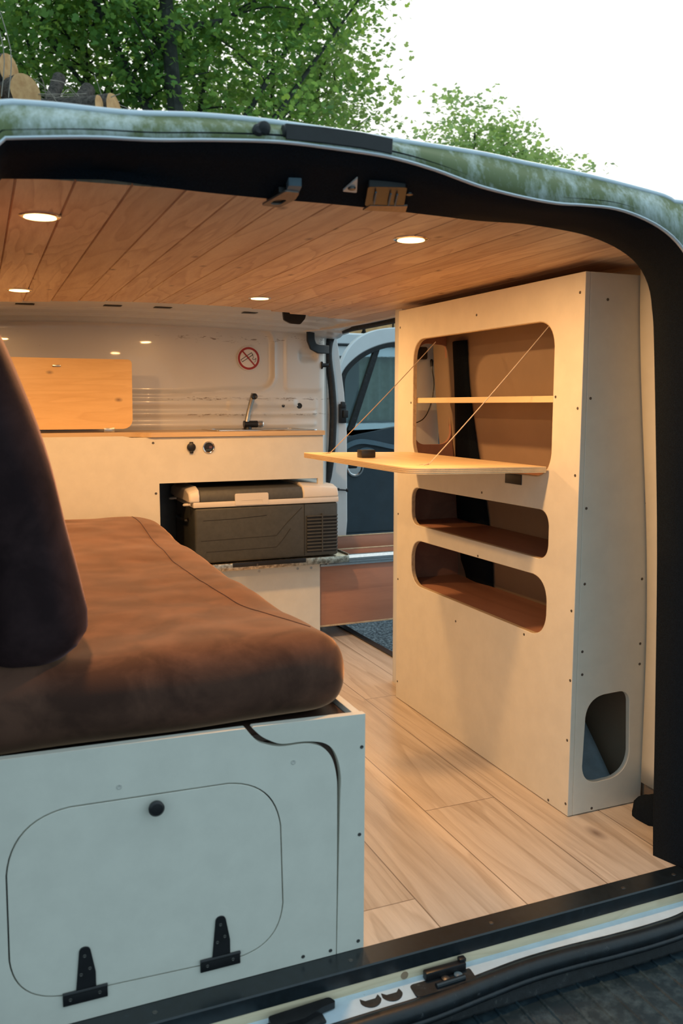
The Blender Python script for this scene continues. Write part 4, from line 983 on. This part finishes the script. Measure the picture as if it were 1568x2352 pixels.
# ------------------------------------------------------------------ log pile and trees
def log_bm(p0, p1, r, parent=None):
    p0, p1 = Vector(p0), Vector(p1); bm = bmesh.new(); n = 14
    d = (p1 - p0).normalized(); s = d.cross(Vector((0, 0, 1))).normalized(); u = s.cross(d)
    rings = []
    for i in range(n):
        c = p0.lerp(p1, i / (n - 1)); ring = []
        for k in range(22):
            a = 2 * pi * k / 22; rr_ = r * (1 + .06 * noise.noise(Vector((cos(a) * 2 + p0.x, sin(a) * 2, i * .4))) + .035 * noise.noise(Vector((cos(a) * 9, sin(a) * 9, i * 1.5 + p0.x))))
            ring.append(bm.verts.new(c + s * cos(a) * rr_ + u * sin(a) * rr_))
        rings.append(ring)
    for a, c in zip(rings, rings[1:]):
        for k in range(22): bm.faces.new([a[k], a[(k + 1) % 22], c[(k + 1) % 22], c[k]])
    bm.faces.new(rings[0][::-1]); bm.faces.new(rings[-1]); bmesh.ops.recalc_face_normals(bm, faces=bm.faces)
    end = bmesh.new(); e_ = [end.verts.new(v_.co - d * .004) for v_ in rings[0]]; e2 = [end.verts.new(v_.co - d * .0005) for v_ in rings[0]]
    end.faces.new(e_[::-1]); end.faces.new(e2)
    for k in range(22): end.faces.new([e_[k], e_[(k + 1) % 22], e2[(k + 1) % 22], e2[k]])
    bmesh.ops.recalc_face_normals(end, faces=end.faces)
    return bm, end
def log(p0, p1, r, lab, grp=None):
    t_ = Thing('log', lab, 'log', tuple((Vector(p0) + Vector(p1)) / 2 - Vector((0, 0, r))), grp)
    a, e_ = log_bm(p0, p1, r); t_.part('bark', a, 'bark', smooth=60); t_.part('cut_end', e_, 'cut', smooth=20)
# hidden mass of the pile: one heap of stacked timber
def heap_top(x): return 3.62 - .12 * sst(.6, 1.1, x) - .35 * sst(1.3, 2.0, x) - 1.15 * sst(1.9, 3.6, x)
bm = bmesh.new(); rr = .16
for row in range(14):
    for cix in range(-8, 26):
        x_ = cix * .33 + (row % 2) * .165; z_ = -.56 + rr + row * .285
        if z_ + rr > heap_top(x_) - .30: continue
        ya, yb = (7.75, 9.5) if x_ < 1.6 else (8.98, 9.75)
        jj = random.uniform(-.15, .15)
        lathe(bm, [(rr * .97, ya + jj * .5), (rr, ya + .05 + jj * .5), (rr, yb), (rr * .9, yb + .05)], (x_, 0, z_), 'Y', 12)
hp = link('log_heap', bm, 'bark', smooth=40); hp['label'] = 'big heap of stacked barked timber behind the vans'; hp['category'] = 'log heap'; hp['kind'] = 'stuff'
hp.data.materials.append(M['cut'])
for p_ in hp.data.polygons:
    if p_.normal.y < -.95: p_.material_index = 1
log((.345, 7.6, 3.600), (-.9, 8.6, 3.62), .118, 'uppermost log of the pile, round cut end at the far left')
log((.455, 7.5, 3.420), (-.45, 9.0, 3.38), .135, 'large log with pale oval cut end just right of the uppermost one')
log((.235, 7.5, 3.350), (-1.1, 8.6, 3.33), .125, 'log half cut off by the left frame edge above the roof')
log((1.140, 7.6, 3.400), (.15, 8.3, 3.36), .128, 'thick log lying with its cut end facing right on the pile')
log((1.010, 7.45, 3.345), (.0, 8.0, 3.30), .105, 'smaller cut log end tucked under the thick right-facing log')
log((.60, 7.9, 3.30), (.78, 8.2, 3.80), .055, 'thin dark branch stub sticking up left, beside the cut ends')
log((.74, 7.9, 3.28), (1.02, 8.2, 3.74), .060, 'thin dark branch stub leaning right behind the thick log')
for k, (x_, z_) in enumerate(((3.45, 1.86), (3.80, 1.88), (4.15, 1.86), (4.50, 1.87), (4.85, 1.88), (3.62, 2.15), (3.98, 2.16), (4.32, 2.15), (4.67, 2.16))):
    log((x_, 8.90, z_), (x_, 9.7, z_), .165, 'cut log end showing above the parked white van roof', 'log ends above the parked van')
# dry twigs
bm = bmesh.new()
for k in range(34):
    p = Vector((random.uniform(.45, 1.1), 7.6 + random.uniform(-.1, .5), 3.35 + random.uniform(0, .1))); q = p + Vector((random.uniform(-.5, .5), random.uniform(-.2, .2), random.uniform(.0, .25)))
    mid_ = (p + q) / 2 + Vector((0, 0, random.uniform(-.03, .08))); tube(bm, spline([p, mid_, q], 3), .004, seg=5)
for k in range(3):
    p = Vector((.22 + .05 * k, 7.3, 3.3)); tube(bm, spline([p, p + Vector((.03, 0, .35)), p + Vector((-.08, 0, .75))], 4), .004, seg=5)
tw = link('dry_twigs', bm, plain('pale_twig', (.35, .30, .24), .8)); tw['label'] = 'tangle of pale dry twigs lying over the log pile'; tw['category'] = 'twigs'; tw['kind'] = 'stuff'

def leaf(bm, c, n_, a_, s):
    n_ = n_.normalized(); t1 = n_.orthogonal().normalized(); t2 = n_.cross(t1)
    u = t1 * cos(a_) + t2 * sin(a_); v_ = n_.cross(u)
    P = [(0, -.5), (.30, -.38), (.52, .02), (.22, .10), (.30, .42), (0, .62), (-.30, .42), (-.22, .10), (-.52, .02), (-.30, -.38)]
    bm.faces.new([bm.verts.new(c + u * p[0] * s + v_ * p[1] * s + n_ * (.12 * s * abs(p[0]))) for p in P])
def tree(name, lab, base, trunk, crown_c, crown_r, nl, ls, m, tr, seed, lim=None, branches=14):
    random.seed(seed)
    t_ = Thing(name, lab, 'tree', base)
    bm = bmesh.new(); base = Vector(base); top = Vector(trunk)
    tube(bm, spline([base, base.lerp(top, .35) + Vector((.08, 0, 0)), base.lerp(top, .7) - Vector((.06, 0, 0)), top], 6), [tr * (1 - .75 * k / 18) for k in range(19)], seg=10)
    tips = []
    cc = Vector(crown_c); cr_ = Vector(crown_r)
    for k in range(branches):
        h_ = random.uniform(.35, .95); s_ = base.lerp(top, h_)
        a = random.uniform(0, 2 * pi); e_ = cc + Vector((cos(a) * cr_.x * random.uniform(.5, .95), sin(a) * cr_.y * random.uniform(.5, .95), random.uniform(-.6, .8) * cr_.z))
        if e_.z < s_.z: e_.z = s_.z + random.uniform(.2, .8)
        mid_ = s_.lerp(e_, .45) + Vector((0, 0, -.15 + random.uniform(-.1, .3)))
        pts = spline([s_, mid_, e_], 5); tube(bm, pts, [tr * .40 * (1 - .8 * i / 10) * (1.1 - h_ * .5) for i in range(11)], seg=7)
        for i in range(3, 11): tips.append(pts[i])
        for q_ in range(4):
            s2 = pts[random.randint(3, 9)]; e2 = s2 + Vector((random.uniform(-.9, .9), random.uniform(-.9, .9), random.uniform(-.2, .9)))
            tube(bm, spline([s2, s2.lerp(e2, .5) + Vector((0, 0, .08)), e2], 3), [.016, .014, .012, .010, .009, .007, .006], seg=5); tips += [e2, s2.lerp(e2, .6)]
    t_.part('trunk', bm, 'treebark')
    bm = bmesh.new()
    cl = []
    for k in range(int(nl / 26)):
        if random.random() < .65: c = random.choice(tips) + Vector((random.gauss(0, .25), random.gauss(0, .25), random.gauss(0, .18)))
        else:
            while True:
                q_ = Vector((random.uniform(-1, 1), random.uniform(-1, 1), random.uniform(-1, 1)))
                if q_.length < 1: break
            c = cc + Vector((q_.x * cr_.x, q_.y * cr_.y, q_.z * cr_.z))
        if lim and not lim(c): continue
        cl.append(c)
    for c in cl:
        tilt = Vector((random.gauss(0, .5), random.gauss(0, .5), 1))
        for k in range(26):
            p = c + Vector((random.gauss(0, .20), random.gauss(0, .20), random.gauss(0, .07)))
            leaf(bm, p, tilt + Vector((random.gauss(0, .5), random.gauss(0, .5), random.gauss(0, .3))), random.uniform(0, 6.28), ls * random.uniform(.6, 1.2))
    me_ = t_.part('foliage', bm, m, smooth=0)
tree('maple_tree', 'large leafy green maple with forked dark trunk behind the roof', (2.30, 10.05, -.56), (2.15, 10.3, 8.2), (2.7, 11.8, 6.4), (2.7, 2.2, 2.9), 22000, .078, 'leaf', .15, 3)
tree('young_tree', 'slim leafy tree left of the big maple, behind the log pile', (1.49, 11.6, -.56), (1.45, 11.6, 8.0), (.9, 11.6, 6.6), (2.0, 1.6, 2.7), 12000, .076, 'leaf', .075, 5)
tree('broadleaf_tree', 'dense green tree at the far left edge above the logs', (-1.1, 10.5, -.56), (-.9, 10.5, 7.5), (-.7, 10.6, 5.9), (1.9, 1.6, 2.4), 12500, .075, 'leaf', .10, 8)
tree('slender_tree', 'light green tree right of the big maple, reaching over the brake light', (4.2, 12.5, -.56), (4.15, 12.5, 6.2), (4.35, 12.5, 4.7), (1.45, 1.3, 1.75), 10000, .078, 'leaf2', .09, 12)
tree('sapling_tree', 'small pale green treetop alone against the white sky on the right', (7.5, 12.5, -.56), (7.5, 12.5, 5.3), (7.3, 12.5, 4.5), (.95, .8, 1.55), 9500, .08, 'leaf2', .06, 21, branches=9)
tree('low_tree', 'low pale green treetop right of the lone one, above the roof corner', (8.5, 12.5, -.56), (8.5, 12.5, 4.4), (8.45, 12.5, 4.4), (.95, .8, .75), 5200, .08, 'leaf2', .06, 23, branches=8)
